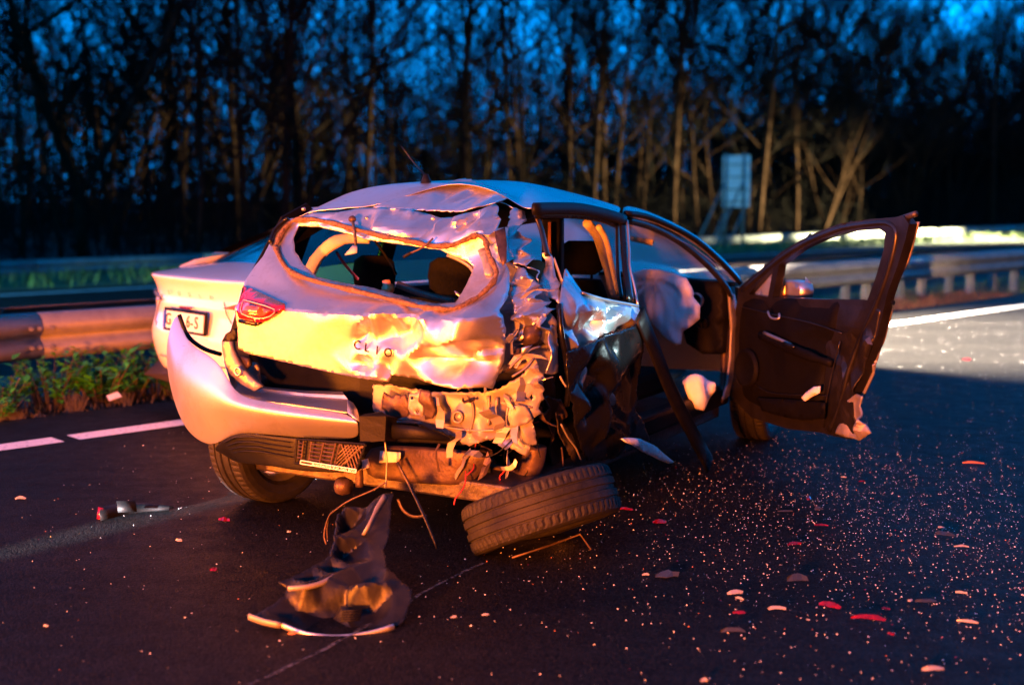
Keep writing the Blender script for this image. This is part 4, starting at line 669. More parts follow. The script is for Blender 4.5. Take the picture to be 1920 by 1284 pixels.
# ------------------------------------------------------------------ trees
def tree_meshes(seed, h, r0, limbs=13, first=.28, lean=.05, fork=None, spread=.55, twigs=9):
    rng = random.Random(seed); tr = MB(); cr = MB()
    def path(p, d, L, n, wob, up=.0):
        pts = [Vector(p)]; d = Vector(d).normalized()
        for i in range(n):
            d = (d + Vector((rng.uniform(-1, 1), rng.uniform(-1, 1), rng.uniform(-.5, 1) * .6 + up)) * wob).normalized()
            pts.append(pts[-1] + d * L / n)
        return pts
    def grow(p, d, L, r, lev):
        n = 6 if lev == 0 else 4
        pts = path(p, d, L, n, .07 if lev == 0 else .16, .0 if lev == 0 else .25)
        rs = [r * (1 - .82 * i / n) + .008 for i in range(n + 1)]
        (tr if lev < 2 else cr).tube(pts, rs, 7 if lev == 0 else (5 if lev == 1 else 3), cap=False)
        return pts, rs
    stems = [(Vector((0, 0, -.2)), Vector((rng.uniform(-lean, lean), rng.uniform(-lean, lean), 1)), h, r0)]
    if fork: 
        stems = []
        base = [Vector((0, 0, -.2)), Vector((0, 0, fork * .5)), Vector((0, 0, fork))]
        tr.tube(base, [r0 * 1.15, r0, r0 * .95], 8, cap=False)
        for k in range(3 if fork < 1 else 2):
            a = rng.uniform(0, 6.28); stems.append((Vector((0, 0, fork - .1)), Vector((math.cos(a) * spread, math.sin(a) * spread, 1)), h - fork, r0 * .72))
    for p, d, L, r in stems:
        pts, rs = grow(p, d, L, r, 0)
        for k in range(limbs):
            t = first + (1 - first) * (k + rng.random()) / limbs; i = min(int(t * 6), 5); f = t * 6 - i
            q = pts[i].lerp(pts[i + 1], f); a = rng.uniform(0, 6.28); el = rng.uniform(.35, 1.2)
            dd = Vector((math.cos(a), math.sin(a), el)); LL = h * (.42 - .25 * t) * rng.uniform(.7, 1.25)
            p2, r2 = grow(q, dd, LL, max(.018, rs[i] * .45), 1)
            for j in range(5):
                b = rng.randrange(1, 4); q2 = p2[b].lerp(p2[b + 1], rng.random())
                d2 = (p2[b + 1] - p2[b]).normalized() + Vector((rng.uniform(-1, 1), rng.uniform(-1, 1), rng.uniform(-.3, .9))) * .8
                p3, r3 = grow(q2, d2, LL * rng.uniform(.3, .55), .017, 2)
                for _ in range(twigs):
                    c = rng.randrange(0, 4); q3 = p3[c].lerp(p3[c + 1], rng.random())
                    d3 = Vector((rng.uniform(-1, 1), rng.uniform(-1, 1), rng.uniform(-.5, 1))).normalized() * rng.uniform(.35, 1.0)
                    s1 = q3 + d3 * .55 + Vector((0, 0, .06)); cr.tube([q3, s1, q3 + d3 + Vector((0, 0, .2))], [.011, .009, .005], 3, cap=False)
    return mesh_of(tr, 'bark', True), mesh_of(cr, 'twig')
PROTO = [tree_meshes(11, 15, .11), tree_meshes(12, 17, .14, 16, .2), tree_meshes(13, 13, .075, 16, .14), tree_meshes(14, 15, .13, 10, .2, fork=1.6),
         tree_meshes(15, 12, .09, 9, .15, fork=.6, spread=.4), tree_meshes(16, 18, .15, 18, .26), tree_meshes(17, 11, .055, 14, .10)]
def plant_tree(k, p, rz, sc, label, lean=(0, 0)):
    t = empty('bare_tree', p); t.rotation_euler = (lean[0], lean[1], rz); t.scale = (sc, sc, sc)
    tag(t, label, 'tree', 'bare trees of the wood beyond the far guardrail')
    for nm, me in zip(('trunk', 'crown'), PROTO[k]):
        o = bpy.data.objects.new(nm, me); COL.objects.link(o); o.parent = t
def at_px_dir(tx, d):
    """point on the line at distance d across the road, seen under tangent tx"""
    k = d / (tx * RN.x + RN.y); return Vector((tx * k, k, 0))
named = [(3, -.352, 33.5, 1.25, .4, (0, 0), 'bare tree with fan-shaped fork at the upper left, leftmost big tree'),
         (1, -.186, 34, 1.15, 1.0, (0, 0), 'thick straight dark trunk left of the wreck, above the white car'),
         (3, -.170, 36, 1.0, 2.2, (0, 0), 'pale forked trunk just right of the thick straight trunk'),
         (0, .105, 32, .8, .6, (0, 0), 'warm lit slender trunk right above the wreck roof front'),
         (2, .152, 32.5, 1.0, 2.9, (0, .09), 'leaning rust-brown trunk just left of the traffic sign'),
         (6, .165, 33, 1.1, 1.9, (0, .11), 'thin leaning trunk close behind the struts of the traffic sign'),
         (0, .232, 32, .95, 4.4, (0, 0), 'warm lit trunk right of the traffic sign above the door frame'),
         (4, .268, 32.6, .9, 5.0, (0, 0), 'low-forked warm lit tree above the open door'),
         (4, .320, 31.8, .85, 1.2, (0, 0), 'Y-shaped warm lit tree above the rear edge of the open door'),
         (0, .358, 32.4, .9, 3.1, (0, 0), 'dim slender trunk near the right edge of the picture')]
for k, tx, d, sc, rz, ln, lab in named: plant_tree(k, at_px_dir(tx, d) + Vector((0, 0, -.45)), rz, sc, lab, ln)
rng = random.Random(21)
for d, spc in ((32.5, 3.6), (35.5, 3.2), (39, 3.0), (43, 3.2), (48, 3.4), (54, 3.8), (61, 4.4), (70, 5.2)):
    s = .30 * d
    while s < 2.75 * d:
        dd = d + rng.uniform(-1.6, 1.6)
        plant_tree(rng.choice((0, 1, 2, 2, 3, 4, 5, 6, 6)), rp(s, dd, -.5), rng.uniform(0, 6.28), rng.uniform(.75, 1.25), 'bare dark tree in the dense wood behind the far guardrail', (rng.uniform(-.04, .04), rng.uniform(-.04, .04)))
        s += spc * rng.uniform(.6, 1.4)
# undergrowth and the far depth of the wood: one uncountable mass each
def thicket(name, n, d0, d1, h0, h1, r, seed, label, s_lo=.25, s_hi=2.9, m='twig', side=4, s_fix=None):
    rng = random.Random(seed); mb = MB()
    for _ in range(n):
        d = rng.uniform(d0, d1); s = rng.uniform(*(s_fix or (s_lo * abs(d), s_hi * abs(d)))); h = rng.uniform(h0, h1); p = rp(s, d, -.5)
        q = p + Vector((rng.uniform(-.25, .25) * h, rng.uniform(-.25, .25) * h, h)); mid = p.lerp(q, .5) + Vector((rng.uniform(-.1, .1) * h, rng.uniform(-.1, .1) * h, 0))
        mb.tube([p, mid, q], [r, r * .8, r * .3], 3, cap=False)
        for k in range(side):
            b = p.lerp(mid, rng.random()) if rng.random() < .4 else mid.lerp(q, rng.random())
            mb.tube([b, b + Vector((rng.uniform(-1, 1), rng.uniform(-1, 1), rng.uniform(-.1, .9))) * h * .35], [r * .6, r * .25], 3, cap=False)
    return tag(mb.build(name, m), label, 'undergrowth', kind='stuff')
thicket('undergrowth', 5200, 31.2, 46, .8, 3.2, .016, 5, 'dark leafless undergrowth at the foot of the wood')
thicket('distant_wood', 6500, 52, 100, 3, 12, .042, 6, 'distant thicket of stems deep in the wood', side=9)

thicket('road_screen_wood', 2600, -14, 40, 7, 14, .26, 18, 'unseen dark wood added across the road to block low sky', side=8, s_fix=(-75, -52))  # unseen thicket added across the road, keeps low sky out of the paint
thicket('back_screen_wood', 5200, -30, -14, 7, 14, .26, 16, 'unseen dark wood added behind the camera to block low sky', s_lo=-2.4, s_hi=2.4, side=8)  # unseen stems added behind the camera to darken the car's reflections
# ------------------------------------------------------------------ grass and weeds
def blades(name, n, s0, s1, d0, d1, z, h, w, m, label, seed, cat='grass', dens=None):
    rng = random.Random(seed); mb = MB()
    for _ in range(n):
        s = rng.uniform(s0, s1); d = rng.uniform(d0, d1); p = rp(s, d, z(d) if callable(z) else z)
        a = rng.uniform(0, 6.28); hh = h * rng.uniform(.4, 1.2); l = Vector((math.cos(a), math.sin(a), 0)); b = Vector((-l.y, l.x, 0)) * w
        t = p + l * hh * rng.uniform(.1, .6) + Vector((0, 0, hh))
        mb.add([p - b, p + b, p.lerp(t, .6) + b * .7 + Vector((0, 0, hh * .1)), t], [(0, 1, 2), (0, 2, 3)])
    return tag(mb.build(name, m), label, cat, kind='stuff')
blades('far_grass', 16000, 5, 120, 25.4, 30.5, -.48, .30, .03, 'grass', 'rough grass on the far verge below the guardrail', 8)
blades('median_grass', 9000, 0, 34, 8.0, 11.0, lambda d: -.05 - (d - 7.6) * .065, .12, .006, 'grass', 'thin grass under the median guardrail', 9)
blades('ground_cover', 7000, 10.5, 17.5, 7.7, 8.5, -.06, .10, .008, 'red_dry', 'rust-red dry ground cover along the median beyond the open door', 10, 'ground cover')
blades('leaf_litter', 3000, 1, 8, 7.62, 8.6, -.05, .06, .010, 'dry', 'dead leaves and stalks under the median weeds', 12, 'leaf litter')
def leafy(seed, n, h, rad):
    rng = random.Random(seed); st = MB(); lf = MB()
    for _ in range(n):
        a = rng.uniform(0, 6.28); r = rad * math.sqrt(rng.random()); top = Vector((math.cos(a) * r, math.sin(a) * r, h * rng.uniform(.45, 1.1)))
        st.tube([Vector((top.x * .3, top.y * .3, -.03)), top * .6, top], [.004, .003, .002], 3, cap=False)
        for k in range(7):
            q = top * rng.uniform(.5, 1.05); b = rng.uniform(0, 6.28); L = rng.uniform(.03, .065); dr = Vector((math.cos(b), math.sin(b), rng.uniform(-.3, .7))) * L; w = Vector((-dr.y, dr.x, 0)).normalized() * L * .33
            lf.add([q, q + dr * .5 + w + Vector((0, 0, .006)), q + dr, q + dr * .5 - w + Vector((0, 0, .006))], [(0, 1, 2), (0, 2, 3)])
    return mesh_of(st, 'dry'), mesh_of(lf, 'leaf')
def dry_tuft(seed, n, h, rad):
    rng = random.Random(seed); st = MB(); tp = MB()
    for _ in range(n):
        a = rng.uniform(0, 6.28); r = rad * rng.random(); b = Vector((math.cos(a) * r * .25, math.sin(a) * r * .25, -.02)); t = Vector((math.cos(a) * r, math.sin(a) * r, h * rng.uniform(.5, 1.1)))
        m_ = b.lerp(t, .5) + Vector((rng.uniform(-.01, .01), rng.uniform(-.01, .01), .01)); st.tube([b, m_, t], [.0035, .003, .0015], 3, cap=False)
        for k in range(3):
            q = m_.lerp(t, rng.random()); tp.tube([q, q + Vector((rng.uniform(-1, 1), rng.uniform(-1, 1), 1)) * .03], [.002, .0008], 3, cap=False)
    return mesh_of(st, 'dry'), mesh_of(tp, 'dry')
LV = [leafy(31, 34, .24, .17), leafy(32, 42, .30, .20), leafy(33, 30, .20, .16)]
DT = [dry_tuft(41, 70, .24, .17), dry_tuft(42, 55, .20, .15)]
def plant(name, pair, parts, s, d, z, rz, sc, label, cat, grp):
    t = empty(name, rp(s, d, z), rz); t.scale = (sc, sc, sc); tag(t, label, cat, grp)
    for nm, me in zip(parts, pair):
        o = bpy.data.objects.new(nm, me); COL.objects.link(o); o.parent = t
        if nm == 'seed_heads': o['kind'] = 'stuff'
labs = ['low green leafy weed at the left edge of the picture', 'green weed left of the bright bushy weed', 'bright green bushy weed, tallest of the median weeds at the left', 'green leafy weed right of the tallest weed', 'green weed under the guardrail post near the white car', 'green weed next to the white car bumper', 'small yellow-green weed touching the white car shadow', 'dim green weed low behind the dry tufts', 'flat green weed at the kerb by the left edge']
spots = [(3.05, 8.05), (3.42, 8.1), (3.72, 7.98), (3.98, 8.08), (4.2, 8.12), (4.5, 8.15), (4.28, 7.92), (3.85, 8.3), (2.95, 7.8)]
for i, ((s, d), lab) in enumerate(zip(spots, labs)): plant('leafy_weed', LV[i % 3], ('stem', 'foliage'), s, d, -.07, i * 1.3, (1.3, 1.3, 1.6, 1.4, 1.3, 1.2, 1.0, 1.2, 1.0)[i], lab, 'weed', 'green weeds on the median')
for i, (s, d, lab) in enumerate([(3.42, 7.74, 'dry straw-coloured tuft below the tallest green weed'), (3.78, 7.76, 'dry straw-coloured tuft beside the scrap of paper'), (3.02, 7.70, 'small dry tuft near the left edge of the picture')]):
    plant('dry_tuft', DT[i % 2], ('stalks', 'seed_heads'), s, d, -.05, i * 2., (.6, .55, .4)[i], lab, 'dry plant', 'dry tufts on the median')
rng = random.Random(77)
for i, (s, d) in enumerate([(12.2, 8.1), (13.1, 8.15), (14.0, 8.0), (15.2, 8.1), (16.1, 8.15)]):
    plant('dry_tuft', DT[i % 2], ('stalks', 'seed_heads'), s, d, -.06, i * 1.7, .7 + .1 * i % .4, 'dry reddish tuft in the median ground cover seen through the open door', 'dry plant', 'dry tufts on the median beyond the door')
pp = MB().grid([[rp(3.66, 7.74, .03), rp(3.76, 7.76, .045)], [rp(3.66, 7.78, .06), rp(3.75, 7.80, .075)], [rp(3.68, 7.83, .05), rp(3.74, 7.84, .06)]]).build('paper_scrap', 'white_print', solid=.002)
tag(pp, 'small white scrap of paper lying between the two dry tufts', 'paper')
# ------------------------------------------------------------------ wheels
def tyre_mesh(Rr=.31, W=.195, n=192):
    h = W / 2
    prof = [(.205, -h * .80), (.225, -h * .95), (.262, -h * 1.02), (.288, -h * .99), (.301, -h * .90), (.3065, -h * .78), (.3085, -h * .60), (.3088, -h * .48), (.301, -h * .455), (.301, -h * .40), (.3095, -h * .375), (.31, -h * .12), (.302, -h * .09), (.302, -h * .03)]
    prof = [(r * Rr / .31, w) for r, w in prof]
    prof = prof + [(r, -w) for r, w in prof[::-1]]
    v = []; f = []; m = len(prof)
    for k in range(n):
        a = 2 * math.pi * k / n
        for i, (r, w) in enumerate(prof):
            edge = i in (5, 6) or i in (m - 6, m - 7)
            rr = r - (.0045 if edge and k % 3 == 0 else 0)
            v.append((w, rr * math.cos(a), rr * math.sin(a)))
    for k in range(n):
        for i in range(m - 1): f.append((k * m + i, k * m + i + 1, ((k + 1) % n) * m + i + 1, ((k + 1) % n) * m + i))
    mb = MB(); mb.add(v, f); return mb
def rim_mb(face=1):
    """wheel disc, axis x, outer face towards +x*face"""
    mb = MB()
    mb.lathe([(.206, -.08), (.198, -.07), (.185, -.05), (.18, .04), (.195, .07), (.207, .082)], (0, 0, 0), (1, 0, 0), 48)
    mb.lathe([(0, .055 * face), (.05, .058 * face), (.075, .05 * face), (.08, .02 * face)], (0, 0, 0), (1, 0, 0), 32)
    for k in range(7):
        a = 2 * math.pi * k / 7; c, s = math.cos(a), math.sin(a)
        mb.tube([(.045 * face, .05 * c, .05 * s), (.055 * face, .12 * c, .12 * s), (.04 * face, .19 * c, .19 * s)], [.024, .022, .026], 6, .6)
    mb.lathe([(.0, -.02 * face), (.12, -.02 * face), (.13, -.05 * face), (.05, -.07 * face), (0, -.07 * face)], (0, 0, 0), (1, 0, 0), 24)
    return mb
TYRE = mesh_of(tyre_mesh(), 'rubber'); RIM_R = mesh_of(rim_mb(1), 'rim', True); RIM_L = mesh_of(rim_mb(-1), 'rim', True)
def wheel_part(parent, loc, rim, rz=0., rx=0., name='wheel'):
    o = bpy.data.objects.new(name, TYRE); COL.objects.link(o); o.parent = parent; o.location = loc; o.rotation_euler = (rx, 0, rz)
    r = bpy.data.objects.new('rim', rim); COL.objects.link(r); r.parent = o
    return o

# ------------------------------------------------------------------ wrecked silver hatchback
car = empty('wrecked_hatchback', CAR_O, -CAR_T)
tag(car, 'wrecked silver hatchback with crushed rear corner and open front passenger door', 'car')
# roof, pillars and far side
rf = TR['roof']
NR = 9
L0 = [(-.53, p[1], p[2] - .13) for p in rf[0][:NR]]; L1 = [((-.60 + p[0]) * .5 - .05, p[1], p[2] - .015) for p in rf[0][:NR]]
MB().grid([L0, L1, rf[0][:NR], rf[1][:NR], rf[2][:NR]]).build('roof', 'silver', car, True, solid=.006, sub=2)
MB().grid([[Vector(p) for p in rf[0][8:]], [Vector(p) for p in rf[1][8:]], [Vector(p) for p in rf[2][8:]]]).build('front_pillar', 'silver', car, True, solid=.02, sub=1)
tube('apillar', 'pillar_seal', .014, 'black_plastic', car, 8)
tube('aseal', 'door_seal', .022, 'door_metal', car, 8, .4, (0, 0, 1))
tube('roofrail', 'roof_rail', .026, 'black_plastic', car, 8, .35, (0, 0, 1))
tube('rearframe', 'window_frame', .020, 'gloss_black', car, 8, .4, (0, 0, 1))
tube('bpillar', 'centre_pillar', .034, 'gloss_black', car, 8, .35, (0, 1, 0))
tube('bpillar2', 'pillar_trim', .016, 'door_metal', car, 8, .4, (0, 1, 0))
tube('bpillarchrome', 'pillar_edge', .006, 'rim', car, 6)
tube('belt1', 'inner_pillar', .022, 'cream_trim', car, 8)
tube('belt2', 'inner_pillar', .014, 'cream_trim', car, 8)
tube('cbar', 'quarter_frame', .020, 'door_metal', car, 6, .4, (0, 1, 0))
def lsu(z): return -(.68 - .32 * max(0, z - .92))
def left_poly(name, pts, m, solid=.004):
    return MB().add([(lsu(z), y, z) for y, z in pts], [tuple(range(len(pts)))]).build(name, m, car, solid=solid)
left_poly('left_body_side', [(-.30, .30), (1.9, .28), (2.0, .60), (1.95, .91), (.9, .93), (-.05, .96), (-.36, .98), (-.42, .80)], 'silver')
left_poly('left_side_window', [(-.02, .97), (.62, .945), (.62, 1.29), (.3, 1.33), (.05, 1.30)], 'teal_lit_glass')
left_poly('left_side_window', [(.74, .945), (1.62, .93), (1.25, 1.20), (.98, 1.28), (.74, 1.29)], 'teal_lit_glass')
left_poly('left_window_divider', [(.62, .93), (.74, .93), (.74, 1.30), (.62, 1.31)], 'black_plastic', .02)
left_poly('left_quarter_pillar', [(-.36, .97), (-.02, .96), (.05, 1.31), (-.05, 1.36), (-.2, 1.30)], 'trim', .01)
MB().tube([(lsu(1.30), .0, 1.31), (lsu(1.31), .5, 1.33), (lsu(1.30), .95, 1.31), (lsu(1.22), 1.25, 1.22), (lsu(.95), 1.9, .94)], .03, 8).build('left_roof_rail', 'silver', car, True)
MB().grid([[(.66, 1.0, 1.27), (0, 1.25, 1.33), (-.62, 1.05, 1.27)], [(.75, 1.5, 1.13), (0, 1.75, 1.17), (-.7, 1.55, 1.12)], [(.83, 1.95, .925), (0, 2.25, .94), (-.82, 1.98, .93)]]).build('windscreen', 'dusty_glass', car, True)
# front end, floor, hood
MB().grid([[(.84, 1.98, .90), (.4, 2.2, .95), (-.4, 2.22, .95), (-.84, 2.0, .90)], [(.84, 2.35, .80), (.4, 2.45, .86), (-.4, 2.45, .86), (-.80, 2.2, .80)], [(.80, 2.72, .62), (.4, 2.8, .66), (-.3, 2.62, .66), (-.62, 2.35, .62)], [(.74, 2.80, .30), (.4, 2.85, .30), (-.3, 2.66, .30), (-.6, 2.4, .30)]]).build('bonnet', 'silver', car, True, sub=1)
MB().box((0, .75, .22), (1.5, 2.3, .08)).build('floor_pan', 'dark_metal', car, bevel=.01)
MB().box((.74, 1.15, .30), (.10, 1.6, .10)).build('sill', 'black_plastic', car, bevel=.02)
MB().box((-.74, .9, .30), (.10, 1.9, .12)).build('sill', 'black_plastic', car, bevel=.02)
# cabin
MB().grid([[(-.50, p[1], p[2] - .16) for p in rf[0][:NR]], [(p[0] - .1, p[1] + .02, p[2] - .04) for p in rf[0][:NR]], [(p[0], p[1] + .02, p[2] - .035) for p in rf[2][:NR]]]).build('headliner', 'trim', car, True)
MB().grid([[(-.63, -.2, .30), (-.63, .8, .30), (-.63, 1.8, .30)], [(-.64, -.25, .94), (-.64, .8, .92), (-.64, 1.8, .90)]]).build('side_lining', 'trim', car)
def seat_back(x, y, w, z0, z1, name='seat_back'):
    mb = MB(); rows = []
    for t, dy, ww in ((0, .06, 1.), (.3, .0, 1.02), (.65, -.02, .98), (.9, -.05, .85), (1., -.06, .72)):
        z = z0 + (z1 - z0) * t; rows.append([(x - w / 2 * ww, y + dy, z), (x - w / 4 * ww, y + dy - .05, z), (x + w / 4 * ww, y + dy - .05, z), (x + w / 2 * ww, y + dy, z), (x + w / 4 * ww, y + dy + .12, z), (x - w / 4 * ww, y + dy + .12, z), (x - w / 2 * ww, y + dy, z)])
    mb.grid(rows); mb.add([p for p in rows[-1][:6]], [(0, 1, 2, 3, 4, 5)])
    return mb.build(name, 'fabric', car, True, sub=1)
def headrest(x, y, z, w=.26, h=.17):
    mb = MB(); rows = []
    for t, k in ((0, .6), (.15, .92), (.5, 1), (.85, .9), (1, .55)):
        rows.append([(x + w / 2 * k * math.cos(a), y + .055 * k * math.sin(a), z + h * t) for a in [i * math.pi / 4 for i in range(9)]])
    mb.grid(rows); mb.add(rows[-1][:8], [tuple(range(8))])
    mb.tube([(x - .06, y, z - .1), (x - .06, y, z + .03)], .007, 6).tube([(x + .06, y, z - .1), (x + .06, y, z + .03)], .007, 6)
    return mb.build('headrest', 'fabric', car, True)
seat_back(0, .28, 1.25, .42, .93, 'rear_bench')
for x in (-.42, 0.02, .42): headrest(x, .30, .94)
for x in (-.36, .30): seat_back(x, 1.05, .5, .42, .98); headrest(x, 1.08, 1.0)
MB().box((.34, 1.32, .42), (.5, .5, .14)).build('seat_cushion', 'fabric', car, bevel=.04)
MB().box((-.36, 1.32, .42), (.5, .5, .14)).build('seat_cushion', 'fabric', car, bevel=.04)
sheet('dash', 'dashboard', 'y1.9', 'trim', car, .03, 0, .2)
MB().grid([[(.80, 1.80, .92), (0, 1.95, .95), (-.8, 1.85, .92)], [(.82, 2.0, .915), (0, 2.2, .94), (-.8, 2.0, .92)]]).build('dashboard_top', 'trim', car, True, solid=.02)
for k, rr in (('vent', .043), ('vent2', .036)):
    c = Vector(TR[k][0]); c.y = 1.775
    o = MB().lathe([(rr * .72, .0), (rr * .75, -.02), (rr, -.022), (rr * 1.02, 0)], c, (0, 1, 0), 24).build('air_vent', 'rim' if k == 'vent' else 'trim', car, True)
    MB().box(c, (.006, .012, rr * 1.4)).box(c, (rr * 1.4, .012, .006)).build('vent_vane', 'trim', o)
tube('visor', 'sun_visor', .045, 'cream_trim', car, 8, .35)
ab = pillow('airbag', 'passenger_airbag', 'y1.5', 'bag', car, .05, .012, fold=.5)
pillow('seatbag', 'deflated_airbag', 'y1.45', 'bag', car, .045, .011, 5, fold=.3)
pillow('sideairbag', 'side_airbag', 'u-0.1', 'frosted', car, .08, .03, 6)
tube('innerpillar', 'inner_rear_pillar', [.034] * 4 + [.03] * 5 + [.024] * 4, 'cream_trim', car, 8, .5)
tube([(-.66, -.22, .93), (-.68, -.2, 1.05), (-.60, -.15, 1.2), (-.5, -.12, 1.27)], 'inner_frame', .022, 'dark_metal', car, 8)
tube('beltred', 'seat_belt', .008, 'belt_red', car, 6, .35)
MB().box((.33, .72, 1.08), (.10, .06, .42), .2).build('pillar_lining', 'black_plastic', car, bevel=.01)
MB().box((.335, .68, 1.10), (.014, .02, .34), .2).build('pillar_lining_edge', 'shard_amber', car)
# rear: tailgate and what hangs on it
tg = sheet('tailgate', 'tailgate', 'rear', 'silver', car, .0115, 2, .005, seed=4, jag=.0006, amp=1.25, shade=24)
tube('seal', 'window_seal', [.0105 + .004 * math.sin(i * 1.7) * math.sin(i * .61 + 1) for i in range(91)], 'seal_goo', tg, 7, closed=True)
sheet('innerflange', 'window_flange', 'rear', 'bare', tg, .015, 3, .004, jag=.002)
sheet('hingeplate', 'hinge_plate', 'rear', 'bare', tg, .015, 2, .006)
tube('stripA', 'torn_strip', .010, 'bare', tg, 5, .3); tube('stripB', 'torn_strip', .008, 'bare', tg, 5, .3)
sheet('bracketplate', 'bracket_plate', 'rear', 'rust_metal', tg, .02, 1, .006)
from mathutils.bvhtree import BVHTree
tgb = BVHTree.FromPolygons([v_.co for v_ in tg.data.vertices], [tuple(p_.vertices) for p_ in tg.data.polygons])
def conform(o, p):
    ys = [h.y for h in (tgb.ray_cast(Vector((v_.co.x, -2, v_.co.z)), Vector((0, 1, 0)))[0] for v_ in o.data.vertices) if h]
    d_ = min(ys) - .003 - p.y
    for v_ in o.data.vertices: v_.co.y += d_
a, b = Vector(TR['clio'][0]), Vector(TR['clio'][1])
fl = [isx for isx in (a, b)]
dv = b - a; nrm = Vector((dv.y, -dv.x, 0)).normalized()
for i, ch in enumerate('CLIO'):
    p = a.lerp(b, i / 3.); nv = min(tg.data.vertices, key=lambda w: (w.co.x - p.x) ** 2 + (w.co.z - p.z) ** 2).co; p = Vector((p.x, nv.y - .014, p.z)); lo = text('letter', ch, .050, p, (dv.x, 0, dv.z), (0, 0, 1), 'ink', tg, .0015); conform(lo, p)
tl = sheet('taillamp', 'tail_lamp', 'rear', 'red_lens', car, .02, 2, .012)
tag(tl, 'red tail lamp on the undamaged left side')
sheet('lampglow', 'lamp_core', 'rear', 'pink_lens', tl, .03, 0, .006)
tube('lampline1', 'lamp_line', .0022, 'lamp_line', tl, 6); tube('lampline2', 'lamp_line', .004, 'pink_lens', tl, 6)
sheet('lampblack', 'lamp_base', 'rear', 'gloss_black', tl, .03, 0, .01)
tube('glassrem', 'glass_remnant', .018, 'gloss_black', tg, 6, .4)
pl = sheet('pillar', 'rear_pillar', 'rear', 'silver', car, .009, 1, .004, jag=.0015, seed=8, rnd=.010, shade=16)
tag(pl, 'crumpled roof edge and rear pillar')
sheet('jumble', 'crushed_quarter_panel', 'rear', 'silver', car, .008, 1, .004, jag=.002, seed=9, rnd=.016, shade=14)
sheet('backfill', 'inner_corner_panel', 'rear', 'bare', car, .012, 1, .004, jag=.002, seed=14, rnd=.02, shade=14)
sheet('innerquarter', 'inner_quarter_panel', 'rear', 'silver', car, .015, 3, .005, jag=.002)
tube('edge1', 'torn_edge', .008, 'bare', car, 6, .4); tube('edge1b', 'torn_edge', .005, 'dark_metal', car, 6)
sheet('quarterflap', 'quarter_panel_flap', 'side', 'silver', car, .012, 2, .004)
tube('welledge', 'wheel_arch_edge', .012, 'gloss_black', car, 6)
bh = sheet('bulkhead', 'rear_bulkhead', 'rear', 'bare', car, .010, 1, .004, jag=.0025, seed=6, rnd=.006, shade=14)
sheet('foamplate', 'foam_patch', 'rear', 'bare', bh, .012, 0, .006, jag=.002, rnd=.006)
for c, r1 in (((858, 782), .0),): pass
sheet('bracket', 'bumper_bracket', 'rear', 'rust_metal', bh, .015, 2, .006); sheet('bracketb', 'bumper_bracket', 'rear', 'bare', bh, .015, 1, .008); sheet('bracketc', 'bumper_bracket', 'rear', 'rust_metal', bh, .015, 2, .01)
tube('embring', 'pressed_ring', .006, 'bare', bh, 6, closed=True)
for k_ in ('rib1', 'rib2', 'rib3', 'rib4', 'rib5', 'rib6'): tube(k_, 'pressed_rib', .008 if k_ in ('rib1', 'rib2') else .005, 'bare', bh, 6)
# bumper
bp = MB().grid(TR['bumper']).build('bumper', 'silver', car, True, solid=.006, sub=3)
tag(bp, 'torn loose left half of the rear bumper')
MB().grid(TR['bumpershelf']).build('bumper_step', 'silver', bp, False, solid=.004, sub=0)
MB().grid(TR['bumperend']).build('bumper_edge', 'silver', bp, True, solid=.004)
tube('wingtrim', 'bumper_trim', .010, 'black_plastic', bp, 6)
df = MB().grid(TR['diffuser']).build('bumper_skirt', 'black_plastic', bp, True, solid=.006, sub=2)
D = TR['diffuser']
for r_ in (.35, .8, 1.25, 1.7):
    i = int(r_); f = r_ - i; pts = [Vector(D[i][j]).lerp(Vector(D[i + 1][j]), f) + Vector((0, -.010, 0)) for j in range(1, 5)]
    MB().tube(pts, [.002, .005, .005, .002], 6).build('skirt_rib', 'black_plastic', df, True)
q = [Vector(p) for p in TR['plate4']]; ph = MB()
ex = (q[1] - q[0]); ey = (q[3] - q[0])
def pq(a, b, o=0.): return q[0] + ex * a + ey * b + (q[2] - q[1] - q[3] + q[0]) * a * b + Vector((0, o, 0))
ph.add([pq(0, 0, .012), pq(1, 0, .012), pq(1, 1, .012), pq(0, 1, .012)], [(0, 1, 2, 3)])
for a0, b0, a1, b1 in ((0, 0, 1, 0), (1, 0, 1, 1), (1, 1, 0, 1), (0, 1, 0, 0)): ph.tube([pq(a0, b0), pq(a1, b1)], .0045, 6)
hold = ph.build('plate_holder', 'black_plastic', bp)
rb = MB()
for a0 in (.10, .22, .40, .58, .64): rb.tube([pq(a0, .04), pq(a0, .86)], .0035, 5)
for b0 in (.15, .3, .45, .6, .75): rb.tube([pq(.22, b0), pq(.40, b0)], .003, 5); rb.tube([pq(.42, b0 - .05), pq(.58, b0 - .05)], .003, 5); rb.tube([pq(.03, b0), pq(.10, b0)], .003, 5)
for k in range(7):
    t = .66 + .05 * k; rb.tube([pq(min(t, .98), .06), pq(min(t + .22, .98), .06 + .8 * (min(t + .22, .98) - min(t, .98)) / .22)], .003, 5); rb.tube([pq(min(t + .1, .98), .06), pq(max(t - .12, .66), .06 + .8 * (min(t + .1, .98) - max(t - .12, .66)) / .22)], .003, 5)
rb.build('holder_grid', 'rust_metal', hold)
s4 = [Vector(p) for p in TR['platestrip']]; st = MB().add([p + Vector((0, .003, 0)) for p in s4], [(0, 1, 2, 3)])
strip_o = st.build('name_strip', 'gloss_black', bp)
for i in range(4): MB().tube([s4[i], s4[(i + 1) % 4]], .0022, 5).build('strip_edge', 'white_print', strip_o)
